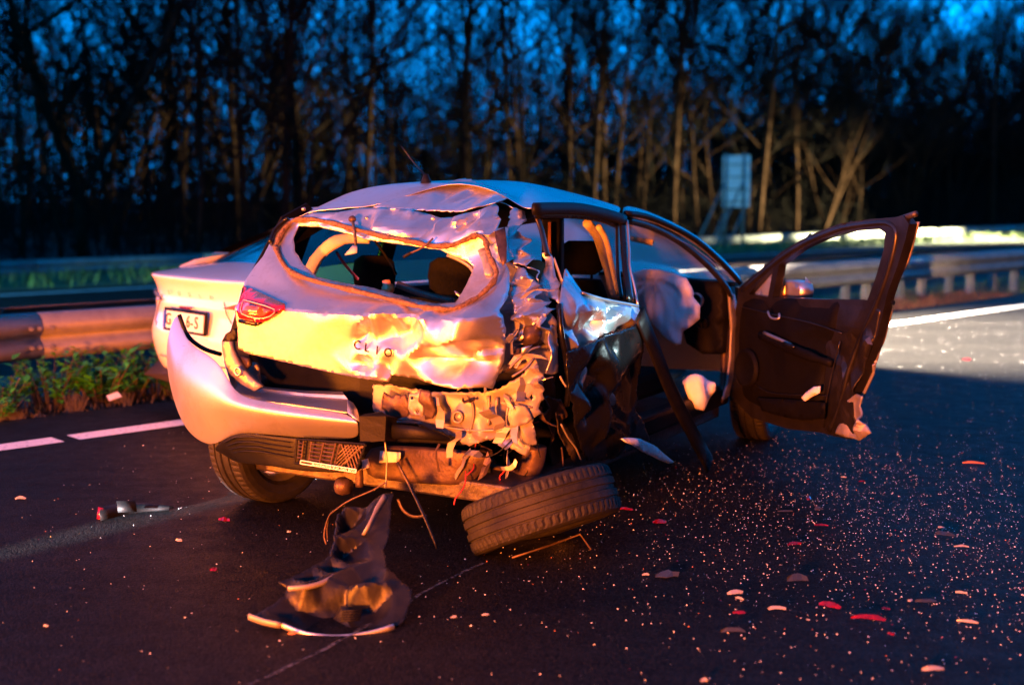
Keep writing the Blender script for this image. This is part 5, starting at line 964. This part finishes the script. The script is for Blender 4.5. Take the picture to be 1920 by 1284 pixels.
cx = (s4[0] + s4[1] + s4[2] + s4[3]) / 4; text('lettering', 'Autobedrijf Van den Broe', .021, cx + (s4[1] - s4[0]) * .12 + Vector((0, -.004, 0)), s4[1] - s4[0], (0, 0, 1), 'white_print', strip_o, .0006)
# bracket arm between bumper and tailgate
sheet('arm', 'bumper_arm', 'y-.60', 'bare', car, .02, 0, .03); sheet('armtop', 'arm_hook', 'y-.58', 'black_plastic', car, .02, 0, .03)
sheet('armplate', 'arm_plate', 'y-.57', 'rust_metal', car, .02, 0, .02); sheet('inbody', 'body_corner', 'y-.50', 'bare', car, .02, 0, .02)
c = Vector(TR['armring'][0]); MB().lathe([(.011, 0), (.013, -.008), (.019, -.008), (.021, 0)], c, (0, 1, 0), 20).build('arm_ring', 'rim', car, True)
# behind the bumper: black sheet standing for the shade in the gap, so it reads as an opening
MB().grid([[(-.72, -.30, .72), (0, -.38, .70), (.45, -.36, .68)], [(-.72, -.30, .30), (0, -.38, .28), (.60, -.30, .28)]]).build('gap_shade', 'black_plastic', car)
# underside
MB().grid(TR['underbeam']).build('cross_beam', 'rust_metal', car, True, solid=.02, sub=1)
sheet('whitetag', 'paper_tag', 'y-.50', 'white_print', car, .03, 0, .003)
MB().grid(TR['blackblock']).build('foam_block', 'black_plastic', car, False, solid=.05); MB().grid(TR['blackbar']).build('bumper_carrier', 'black_plastic', car, True, solid=.03, sub=1)
for k, r_, m_ in (('wire1', .0035, 'rim'), ('rod1', .0065, 'dark_metal'), ('wire2', .0035, 'rust_metal'), ('wire2b', .003, 'rust_metal')):
    tube(k, 'hanging_wire' if 'wire' in k else 'hanging_rod', r_, m_, car, 6)
tube('hook', 'tow_hook', .016, 'rust_metal', car, 8); tube('hookcap', 'hook_cap', .022, 'white_print', car, 8)
c1 = [Vector(p) for p in TR['towball']]; MB().tube([c1[0], c1[0].lerp(c1[1], .4), c1[1]], [.035, .038, .030], 14).build('exhaust_silencer_end', 'rust_metal', car, True)
tube('bolt1', 'hanging_bolt', .009, 'rust_metal', car, 8); tube('ring1', 'hanger_strap', .008, 'rust_metal', car, 6, .4)
tube('pipe', 'exhaust_pipe', [.05] * 6 + [.045] * 7, 'rust_metal', car, 14); tube('pipeend', 'pipe_end', .036, 'rust_metal', car, 12)
for k in ('susp1', 'susp2', 'susp3'): tube(k, 'suspension_arm', .017, 'rust_metal', car, 8)
sheet('suspplate', 'suspension_plate', 'y-.18', 'rust_metal', car, .03, 0, .01)
for k, m_, sd in (('well1', 'rust_metal', 1), ('well2', 'rust_metal', 2), ('well3', 'dark_metal', 3), ('well4', 'rust_metal', 4)):
    sheet(k, 'wheel_well_fragment', 'side', m_, car, .014, 1, .006, jag=.003, rnd=.02, seed=sd)
sheet('well5', 'wheel_well_fragment', 'rear', 'rust_metal', car, .014, 1, .006, jag=.003, rnd=.02, seed=7)
for k in ('well_t1', 'well_t2', 'well_t3', 'well_t4', 'well_t5', 'well_t6'): tube(k, 'bent_bracket', .0045, 'rust_metal' if k[-1] in '23' else 'bare', car, 6)
sheet('bluescrap', 'metal_scrap', 'rear', 'silver', car, .02, 0, .003)
MB().grid([[(.25, -.25, .75), (.72, .05, .75), (.74, .6, .75)], [(.25, -.2, .25), (.68, .1, .25), (.70, .6, .22)]]).build('wheel_well_wall', 'black_plastic', car, True, solid=.01)
# ribbons of torn sheet metal and loose wires filling the crushed corner
rng = random.Random(17)
for k_ in range(54):
    t_ = rng.random(); uu = rng.uniform(.50, .80); zz = rng.uniform(.36, 1.02); yy = rear_y(.6, zz) + rng.uniform(.03, .22) + (uu - .5) * .5
    d_ = Vector((rng.uniform(-.6, .6), rng.uniform(-.5, .3), rng.uniform(-1, 1))).normalized(); w_ = Vector((rng.uniform(-1, 1), rng.uniform(-.6, .6), rng.uniform(-.6, .6))).normalized()
    p_ = Vector((uu, yy, zz)); rows_ = []; L_ = rng.uniform(.05, .16); W_ = rng.uniform(.008, .032)
    for i_ in range(5):
        rows_.append([p_ - w_ * W_ * rng.uniform(.5, 1.2), p_ + w_ * W_ * rng.uniform(.5, 1.2)]); p_ = p_ + d_ * L_ / 4
        d_ = (d_ + Vector((rng.uniform(-1, 1), rng.uniform(-1, 1), rng.uniform(-1, 1))) * .75).normalized()
    MB().grid(rows_).build('torn_metal_strip', rng.choice(('silver', 'bare', 'bare', 'rust_metal')), car, False, solid=.003)
for k_ in range(14):
    p_ = Vector((rng.uniform(.35, .78), rng.uniform(-.45, -.12), rng.uniform(.30, .62))); pts_ = [p_]
    d_ = Vector((rng.uniform(-.5, .5), rng.uniform(-.6, .2), -.7))
    for i_ in range(4):
        pts_.append(pts_[-1] + d_ * .055); d_ = d_ + Vector((rng.uniform(-.6, .6), rng.uniform(-.4, .4), rng.uniform(-.4, .5)))
    tube(pts_, 'loose_wire', .0028, rng.choice(('black_plastic', 'rust_metal', 'belt_red')), car, 5)
# flank
rd = sheet('reardoor', 'rear_door', 'side', 'silver', car, .010, 1, .004, jag=.001, seed=3, rnd=.008, shade=15)
tag(rd, 'buckled rear door skin'); tube('doorline', 'window_ledge', .007, 'rim', rd, 6)
sheet('doorlower', 'door_shade_sheet', 'side', 'gloss_black', car, .011, 3, .006, jag=.003, seed=5, rnd=.006, shade=40)  # black sheet standing in for the shadow on the lower door
tube('silltrim', 'sill_trim', .052, 'black_plastic', car, 8, .25, (0, .8, .6))
sheet('trimshard', 'broken_trim', 'side', 'bag', car, .02, 2, .008)
sheet('hingepost', 'hinge_post', 'side', 'bare', car, .02, 1, .012); tube('postinner', 'post_seal', .020, 'rust_metal', car, 8)
wheel_part(car, w2c((-1.11, 5.54, .305)), RIM_L, R(-4))
wheel_part(car, w2c((1.43, 7.02, .30)), RIM_R, R(6))
tube([(-.66, .05, .30), (-.2, .03, .28), (.3, .05, .26)], 'rear_axle', .035, 'dark_metal', car, 8)
an = Vector((-.06, .02, 1.44)); a0 = w2c((0, 0, 0))
ant = MB().lathe([(0, .035), (.012, .033), (.02, .01), (.026, -.005)], (.02, .1, 1.455), (0, 0, 1), 12).build('aerial_base', 'black_plastic', car, True)
MB().tube([(.02, .1, 1.48), (-.03, .05, 1.56), (-.055, .02, 1.61)], [.004, .003, .0015], 6).build('aerial', 'gloss_black', ant, True)
# bolts on the tailgate top, struts and loose cables
for k, (x, z) in enumerate(((-.42, 1.335), (-.30, 1.315), (-.18, 1.305), (.29, 1.30), (-.05, 1.30))): MB().lathe([(0, -.012), (.007, -.012), (.009, 0)], (x, rear_y(x, z) + .02, z), (0, 1, 0), 10).build('bolt', 'rim', tg, True)
ms = tube('strutrod', 'tailgate_strut', .0065, 'dark_metal', tg, 8); c = Vector(TR['strutrod'][0]); MB().lathe([(0, -.016), (.012, -.013), (.016, 0), (.012, .01)], c, (0, 1, 0), 14).build('strut_ball', 'rust_metal', tg, True)
sheet('strutclip', 'strut_clip', 'rear', 'cream_trim', tg, .02, 0, .006)
tube('cable', 'loose_cable', .004, 'rust_metal', tg, 6); tube('cableplug', 'cable_plug', .007, 'black_plastic', tg, 6)
tube('wiperarm', 'wiper_linkage', .016, 'rust_metal', car, 8, .6); kn = Vector(TR['wiperknob'][0]); MB().lathe([(0, -.045), (.017, -.042), (.018, -.02), (.026, -.015), (.028, .0), (.022, .012), (0, .016)], kn, (0, .4, -1), 16).build('wiper_spindle', 'shard_amber', car, True)
tube('rodwedge', 'belt_strap', .006, 'fabric', car, 6)
# ---------------- open front door
fd = sheet('fdoor', 'front_door', 'door', 'door_metal', car, .025, 1, .045, shade=False)
tag(fd, 'open front passenger door seen from inside, bent at its rear edge')
sheet('ftrim', 'door_trim', 'door', 'trim', fd, .02, 3, .01)
tube('fdoorseal', 'door_rubber', .013, 'door_metal', fd, 8)
sheet('fedge', 'door_edge', 'door', 'bare', fd, .016, 1, .01, jag=.0005, rnd=.008, shade=14); sheet('fedge2', 'door_shut_face', 'door', 'door_metal', fd, .016, 1, .008, jag=.0005, rnd=.006, shade=14)
sheet('fcorner', 'door_corner', 'door', 'bare', fd, .014, 1, .008, jag=.001, rnd=.012, seed=6, shade=12); tube('fcornerline', 'door_tip', .014, 'dark_metal', fd, 6)
tube('fhandle', 'door_handle', .006, 'rim', fd, 8); tube('fpull', 'door_pull', .010, 'rim', fd, 8)
tube('armrest', 'armrest', [.020] * 3 + [.026] * 4 + [.018] * 3, 'trim', fd, 10, .7)
for k_ in ('seam1', 'seam2', 'seam3'): tube(k_, 'trim_seam', .0035, 'door_metal', fd, 5)
sheet('switchpad', 'window_switch', 'door', 'gloss_black', fd, .03, 0, .01)
sheet('mapbin', 'door_pocket', 'door', 'trim', fd, .025, 1, .01)
c = Vector(TR['fspeaker'][0]); MB().lathe([(0, .01), (.075, .012), (.085, .022), (.10, .02), (.105, 0)], c, _n, 32).build('speaker', 'trim', fd, True)
sheet('fmirror', 'mirror_housing', 'door', 'shard_amber', fd, .03, 0, .09); sheet('fmirrorglass', 'wing_mirror', 'door', 'silver', fd, .03, 0, .08)
sheet('forangetab', 'loose_trim', 'door', 'bag', fd, .02, 0, .006)
sheet('fquarterglass', 'quarter_glass', 'door', 'dusty_glass', fd, .04, 0, .004)
MB().tube([Vector(TR['fdoor'][0][12][:1] + (0, 0)) * 0 + (DOOR @ Vector((1.30, .92, .0))), DOOR @ Vector((1.36, .915, -.02))], .012, 6).build('lock_pin', 'black_plastic', fd)

# ------------------------------------------------------------------ white saloon
SA = R(48); s_or = Vector((-2.02, 7.5, 0))
sed = empty('white_saloon', s_or, -SA); tag(sed, 'white saloon parked ahead of the wreck, lit yellow by the lamps', 'car')
prof = [  # y, z, half width, corner bulge (y), corner drop (z)
 (.16, .20, .80, .16, 0), (.06, .28, .86, .22, 0), (.02, .42, .90, .26, 0), (.0, .52, .91, .28, 0), (.03, .60, .91, .28, 0), (.05, .685, .90, .28, 0), (.03, .72, .90, .28, 0), (.06, .77, .89, .28, 0),
 (.03, .85, .84, .24, .0), (-.01, .893, .80, .22, .0), (.02, .903, .79, .2, .005), (.30, .945, .76, .05, .03), (.50, .97, .74, .0, .05), (1.0, 1.21, .66, 0, .08), (1.5, 1.39, .60, 0, .10), (2.0, 1.44, .58, 0, .10), (2.5, 1.40, .60, 0, .10), (3.2, 1.05, .72, 0, .08), (3.9, .86, .72, -.1, .08), (4.25, .70, .68, -.25, .04), (4.35, .45, .66, -.28, 0), (4.3, .22, .62, -.25, 0)]
us = [-1, -.97, -.9, -.75, -.5, -.25, 0, .25, .5, .75, .9, .97, 1]
def srow(p): 
    y, z, w, bl, dr = p; return [(u * w, y + bl * abs(u) ** 4, z - dr * abs(u) ** 3) for u in us]
rows = [srow(p) for p in prof]
MB().grid(rows[:13]).build('boot', 'white_paint', sed, True, sub=2)
MB().grid(rows[12:15]).build('rear_window', 'dark_glass', sed, True, sub=1)
MB().grid(rows[14:17]).build('roof', 'dark_glass', sed, True, sub=1)
MB().grid(rows[16:18]).build('windscreen', 'dark_glass', sed, True)
MB().grid(rows[17:]).build('bonnet', 'white_paint', sed, True, sub=1)
for sg_ in (-1, 1):
    ys = [.30, .6, .9, 1.3, 2.0, 2.8, 3.4, 3.8, 4.1]; zt = [.95, .99, 1.0, 1.0, .98, .95, .92, .84, .72]; wu = [.80, .86, .90, .92, .92, .92, .90, .85, .70]
    MB().grid([[(sg_ * .9 * w, y, .22) for y, w in zip(ys, wu)], [(sg_ * w, y, .5) for y, w in zip(ys, wu)], [(sg_ * w * .985, y, .8) for y, w in zip(ys, wu)], [(sg_ * w * .88, y, z) for y, w, z in zip(ys, wu, zt)]]).build('body_side', 'white_paint', sed, True, sub=1)
    MB().add([(sg_ * .78, .6, 1.0), (sg_ * .80, 1.3, .99), (sg_ * .80, 2.6, .96), (sg_ * .76, 3.1, .95), (sg_ * .60, 2.45, 1.37), (sg_ * .57, 1.6, 1.38)], [(0, 1, 2, 3, 4, 5)]).build('side_window', 'dark_glass', sed)
    for y in (.88, 3.55): wheel_part(sed, (sg_ * .80, y, .31), RIM_R if sg_ > 0 else RIM_L)
    b = MB(); pts = [(.40, -.0), (.55, .035), (.74, .05), (.86, .045), (.86, -.005), (.60, -.012)]
    b.add([(sg_ * x, .045 + .28 * (x / .90) ** 4 * 1.0 - .014, .735 + z) for x, z in pts], [tuple(range(6)) if sg_ > 0 else tuple(range(6))[::-1]])
    lamp = b.build('tail_lamp', 'pink_lens' if sg_ > 0 else 'shard_dark', sed, solid=.012)
MB().grid([[(-.80, .10, .20), (0, .05, .20), (.80, .10, .20)], [(-.85, .07 + .2, .30), (0, .015, .30), (.85, .07 + .2, .30)]]).build('lower_bumper', 'orange_lit_plastic', sed, True, solid=.02)
for sg_ in (-1, 1):
    MB().tube([(sg_ * .40, .052, .77), (sg_ * .44, .045, .70), (sg_ * .52, .06, .60), (sg_ * .50, .055, .54)], .004, 5).build('boot_seam', 'shard_dark', sed)
MB().tube([(-.5, .055, .54), (-.25, .018, .535), (0, .012, .535), (.25, .018, .535), (.5, .055, .54)], .004, 5).build('boot_seam', 'shard_dark', sed)
MB().tube([(-.78, .24, .385), (-.4, .02, .38), (0, .005, .38), (.4, .02, .38), (.78, .24, .385)], .003, 5).build('bumper_seam', 'shard_dark', sed)
pt = MB().box((0, -.0, .63), (.54, .02, .145), rx=-.1).build('number_plate_frame', 'black_plastic', sed, bevel=.006)
MB().box((.02, -.012, .63), (.48, .006, .108), rx=-.1).build('number_plate', 'plate_white', pt)
MB().box((-.242, -.012, .63), (.042, .006, .108), rx=-.1).build('plate_band', 'plate_blue', pt)
for ch, x in (('G', -.185), ('6', .075), ('-', .125), ('S', .18)): text('plate_digit', ch, .105, (x, -.019, .63), (1, 0, 0), (0, .1, 1), 'ink', pt, .001)
for ch, x in zip('TESLA', (-.27, -.135, 0, .135, .27)): text('letter', ch, .042, (x, .034, .79), (1, 0, 0), (0, -.3, 1), 'lamp_line', sed, .002)
MB().box((0, .005, .715), (.12, .02, .012)).build('plate_lamp', 'shard_red', sed)
DEBRIS = [
 ('white_shard', (-2.267, 5.503), 0.067, 0.03, 0.26, 'shard_white', 'white curved shard at the far left, alone on the lane', 1, 0.15, 0.4),
 ('red_shard', (-1.24, 5.129), 0.072, 0.05, 0.09, 'shard_red', 'red lens shard below the left rear wheel', 2, 0.15, 0.2),
 ('white_shard', (-1.348, 4.816), 0.038, 0.03, -0.09, 'shard_white', 'small white chip left of the torn bumper panel', 3, 0.15, 0.3),
 ('red_shard', (-1.113, 4.424), 0.039, 0.04, 0.35, 'shard_red', 'small dark red shard left of the torn bumper panel', 4, 0.15, 0.2),
 ('white_shard', (0.782, 4.146), 0.076, 0.05, -0.17, 'shard_white', 'white shard shaped like a bird, right of the torn-off wheel', 5, 0.15, 0.35),
 ('white_shard', (0.786, 4.089), 0.043, 0.02, -0.96, 'shard_white', 'short white strip touching the bird-shaped shard', 6, 0.15, 0.2),
 ('white_shard', (0.893, 3.979), 0.08, 0.03, 0.14, 'shard_white', 'white shard with a red edge, left of the long red strip', 7, 0.15, 0.3),
 ('red_shard', (1.078, 4.011), 0.109, 0.05, -0.38, 'shard_red', 'long red lens strip, upper left piece of the pair', 8, 0.15, 0.2),
 ('red_shard', (1.173, 3.885), 0.149, 0.035, -0.14, 'shard_red', 'long curved red lens strip, lower right piece of the pair', 9, 0.15, 0.3),
 ('white_shard', (1.489, 3.859), 0.088, 0.02, -0.38, 'shard_white', 'pointed white sliver near the right edge', 10, 0.15, 0.2),
 ('white_shard', (1.239, 3.451), 0.097, 0.035, -0.07, 'shard_white', 'long white shard at the bottom right', 11, 0.15, 0.2),
 ('white_shard', (1.788, 4.725), 0.078, 0.02, -0.14, 'shard_white', 'thin white sliver at the right, behind the pointed sliver', 12, 0.15, 0.2),
 ('amber_shard', (2.416, 6.266), 0.148, 0.03, -0.1, 'shard_amber', 'long orange-lit stick at the right edge of the wreckage field', 13, 0.15, 0.1),
 ('white_shard', (1.577, 4.152), 0.051, 0.02, -0.14, 'shard_white', 'small pale shard above the pointed white sliver', 14, 0.15, 0.2),
 ('red_shard', (0.506, 5.31), 0.084, 0.03, 0.0, 'shard_red', 'red lens piece beside the torn-off wheel', 15, 0.15, 0.3),
 ('red_shard', (0.63, 5.094), 0.08, 0.05, 0.09, 'shard_red', 'broken red and white lens piece right of the torn-off wheel', 16, 0.15, 0.3),
 ('red_shard', (1.367, 5.503), 0.043, 0.05, 0.35, 'shard_red', 'round magenta lens chip right of the door shadow', 17, 0.15, 0.3),
 ('red_shard', (1.31, 5.043), 0.084, 0.02, -0.26, 'shard_red', 'thin red sliver above the dark plate', 18, 0.15, 0.2),
 ('red_shard', (1.131, 4.755), 0.083, 0.03, 0.26, 'shard_red', 'dim red shard in the middle of the glass crumbs', 19, 0.15, 0.2),
 ('red_shard', (1.26, 3.984), 0.038, 0.02, -0.09, 'shard_red', 'short red chip above the long curved red strip', 20, 0.15, 0.2),
 ('red_shard', (1.205, 3.746), 0.029, 0.02, -0.09, 'shard_red', 'short red chip below the long curved red strip', 21, 0.15, 0.2),
 ('red_shard', (0.758, 3.947), 0.055, 0.03, 0.09, 'shard_red', 'red shard just left of the white shard with red edge', 22, 0.15, 0.2),
 ('red_shard', (1.711, 5.855), 0.041, 0.02, 0.0, 'shard_red', 'small magenta chip on the blue-lit asphalt', 23, 0.15, 0.2),
 ('dark_shard', (0.568, 4.346), 0.114, 0.08, -0.21, 'shard_dark', 'dark flat plastic piece right of the torn-off wheel', 24, 0.15, 0.1),
 ('dark_shard', (1.034, 4.29), 0.112, 0.09, -0.09, 'shard_dark', 'dark plate with an orange edge among the crumbs', 25, 0.15, 0.1),
 ('dark_shard', (1.782, 4.895), 0.107, 0.06, -0.17, 'shard_dark', 'dark blue plastic flake at the right', 26, 0.15, 0.1),
 ('dark_shard', (0.708, 3.765), 0.109, 0.03, 0.17, 'shard_dark', 'dark curved strip with orange ends below the bird-shaped shard', 27, 0.15, 0.3),
 ('dark_shard', (1.423, 4.066), 0.1, 0.03, 0.14, 'shard_dark', 'dark strip with a pale tip near the right edge', 28, 0.15, 0.1),
 ('white_shard', (1.371, 4.072), 0.028, 0.02, 0.26, 'shard_white', 'pale chip at the tip of the dark strip', 29, 0.15, 0.2),
 ('dark_shard', (1.21, 5.282), 0.092, 0.012, -0.03, 'shard_dark', 'thin dark strip with pale marks among the glass', 30, 0.15, 0.05),
 ('white_shard', (0.491, 4.359), 0.034, 0.02, -0.17, 'shard_white', 'small pale chip beside the dark flat plastic piece', 31, 0.15, 0.2),
 ('dark_shard', (1.366, 5.31), 0.056, 0.05, 0.26, 'shard_dark', 'small dark fragment right of the thin marked strip', 32, 0.15, 0.3),
 ('white_shard', (1.807, 5.009), 0.039, 0.02, -0.17, 'shard_white', 'small blue-white chip above the dark blue flake', 33, 0.15, 0.2),
 ('white_shard', (1.649, 5.947), 0.036, 0.02, 0.0, 'shard_white', 'blue-white chip on the blue-lit asphalt', 34, 0.15, 0.2),
 ('amber_shard', (-0.7, 3.751), 0.036, 0.015, 0.14, 'shard_amber', 'orange splinter in front of the torn bumper panel', 35, 0.15, 0.1),
 ('white_shard', (-0.089, 3.926), 0.034, 0.015, -0.09, 'shard_white', 'pale splinter right of the torn bumper panel', 36, 0.15, 0.2),
 ('white_shard', (-0.194, 3.9), 0.027, 0.012, 0.07, 'shard_white', 'small grey splinter right of the torn bumper panel tip', 37, 0.15, 0.2),
 ('white_shard', (0.551, 3.363), 0.029, 0.03, 0.17, 'shard_white', 'white chip at the bottom edge of the picture', 38, 0.15, 0.2),
 ('red_shard', (3.907, 10.402), 0.118, 0.04, 0.0, 'shard_red', 'faint red flake on the brightly lit asphalt', 39, 0.15, 0.1),
 ('white_shard', (-1.51, 3.819), 0.023, 0.02, 0.17, 'shard_white', 'pale chip at the lower left', 40, 0.15, 0.2),
 ('white_shard', (-0.926, 4.943), 0.022, 0.02, 0.17, 'shard_white', 'bright chip left of the torn panel neck', 41, 0.15, 0.5),
]
# ------------------------------------------------------------------ torn-off rear wheel lying in front of the wreck
wn_ = Vector((-.30, .30, .90)).normalized()
wr = empty('torn_off_wheel', (.115, 4.70, .165)); wr.rotation_mode = 'QUATERNION'; wr.rotation_quaternion = wn_.to_track_quat('X', 'Y')
tag(wr, 'torn-off wheel lying tilted on the asphalt in front of the crushed corner', 'wheel')
for nm, me in (('tyre', TYRE), ('rim', RIM_R)):
    o = bpy.data.objects.new(nm, me); COL.objects.link(o); o.parent = wr
brk = MB().tube([(.00, 4.56, .012), (.14, 4.64, .035), (.27, 4.72, .06), (.31, 4.67, .012)], .0045, 6, .5).build('bent_bracket', 'rust_metal', None, True)
tag(brk, 'thin bent metal strip sticking out under the torn-off wheel', 'metal strip')

# ------------------------------------------------------------------ torn bumper half in the foreground
tp = empty('torn_bumper_panel', (0, 0, 0)); tag(tp, 'torn dark bumper panel standing on the asphalt in front of the wreck', 'bumper panel')
sheet('torn', 'panel', 'torn', 'gloss_grey', tp, .010, 1, .006, jag=.002, seed=12, rnd=.0, shade=20)
tube('tornlip', 'lower_lip', .010, 'silver', tp, 8, .5); tube('tornrib', 'fold', .010, 'bare', tp, 6, .5); tube('torntab', 'torn_tab', .012, 'bare', tp, 6, .35)
v = [Vector(p) for p in TR['tornvent']]
for k in range(5): MB().tube([v[0] + _tb * (.012 * k - .03), v[1] + _tb * (.012 * k - .03)], .004, 6).build('vent_slat', 'black_plastic', tp, True)
tube('tornspike', 'torn_strip', [.014] * 4 + [.010] * 6, 'bare', tp, 6, .4)

# ------------------------------------------------------------------ loose fragments on the road
def shard(name, p, L, W, rz, m, label, seed, tilt=.12, bend=.15, cat='fragment', thick=.004):
    """broken flake: jagged outline, bent along its length, one edge lifted"""
    rng = random.Random(seed * 7 + 3); n = 4; up = []; lo_ = []
    W = max(W * .5, .009); L *= .72; thick = .002
    for i in range(n + 1):
        t = i / n; w = W * (.08 + rng.uniform(.6, 1.1) * math.sin(math.pi * min(1, max(0, t * .9 + .02))))
        x = (t - .5) * L; y0 = .4 * W * math.sin(t * 2.5 + seed); z = bend * L * (1 - (2 * t - 1) ** 2) * .35
        up.append((x + rng.uniform(-.05, .05) * L, y0 + w * rng.uniform(.25, .6), .004 + z + rng.uniform(.3, 1) * .35 * W)); lo_.append((x + rng.uniform(-.05, .05) * L, y0 - w * rng.uniform(.25, .6), .002 + z * .6))
    o = MB().grid([lo_, up]).build(name, m, None, False, solid=thick)
    o.location = (p[0], p[1], .004); o.rotation_euler = (0, 0, rz); return tag(o, label, cat, 'broken fragments scattered on the road')
for d in DEBRIS: shard(*d)
# broken head lamp shell at the left
hl = empty('lamp_fragment', (-1.69, 5.27, .0), R(28)); tag(hl, 'dark broken lamp shell lying on the lane left of the wreck', 'lamp fragment')
rows = []
for i in range(9):
    t = i / 8; w = .10 * math.sin(math.pi * min(1, .25 + t * .75)) ** .8 * (1 - .35 * t); x = (t - .45) * .30
    cv = .07 * math.sin(math.pi * t) - .03; rows.append([(x, cv - w * .55, .0), (x, cv - w * .25, .022 * (1 - t) + .012), (x + .01, cv + w * .2, .045 * (1 - t * .6)), (x + .02, cv + w * .5, .03 * (1 - t * .7))])
MB().grid(rows).build('shell', 'black_plastic', hl, True, solid=.005)
MB().grid([[(-.06, -.058, .025), (.02, -.062, .02)], [(-.06, -.03, .07), (.02, -.035, .06)]]).build('reflector', 'black_plastic', hl, True, solid=.003)
MB().grid([[(-.145, -.03, .0), (-.13, -.045, .0)], [(-.135, -.02, .05), (-.115, -.03, .045)]]).build('lens_rim', 'shard_red', hl, True, solid=.004)
# crumbs of glass and grit: uncountable
rng = random.Random(99); mb = MB(); mb2 = MB(); mb3 = MB()
def crumb(b, x, y, r):
    a = rng.uniform(0, 6.28); v = []
    for k in range(4):
        t = a + k * 1.57 + rng.uniform(-.4, .4); q = r * rng.uniform(.6, 1.2); v.append((x + q * math.cos(t), y + q * math.sin(t), .001 + rng.uniform(0, .6) * r))
    v.append((x, y, r * rng.uniform(.9, 1.5)))
    b.add(v, [(0, 1, 4), (1, 2, 4), (2, 3, 4), (3, 0, 4)])
for _ in range(9500):
    if rng.random() < .75:
        x = rng.gauss(1.75, .85); y = rng.gauss(5.1, .95)
    else:
        x = rng.uniform(-2.2, 4.0); y = rng.uniform(3.2, 9.5)
    if y < 2.9 or y > 13 or abs(x) > .45 * y: continue
    r = rng.choice((.0012, .0015, .002, .0025, .0034)) * (1.3 if rng.random() < .1 else 1)
    crumb(mb if rng.random() < .9 else (mb2 if rng.random() < .6 else mb3), x, y, r)
for _ in range(1500):
    x = rng.uniform(1.5, 7.0); y = rng.uniform(7.0, 14.0)
    if x > .44 * y: continue
    crumb(mb, x, y, rng.choice((.002, .0026, .0034)))
tag(mb.build('glass_crumbs', 'crystal'), 'crumbs of shattered window glass strewn over the road', 'broken glass', kind='stuff')
tag(mb2.build('plastic_crumbs', 'shard_amber'), 'tiny amber plastic crumbs strewn over the road', 'plastic crumbs', kind='stuff')
tag(mb3.build('lens_crumbs', 'shard_red'), 'tiny red lens crumbs strewn over the road', 'lens crumbs', kind='stuff')
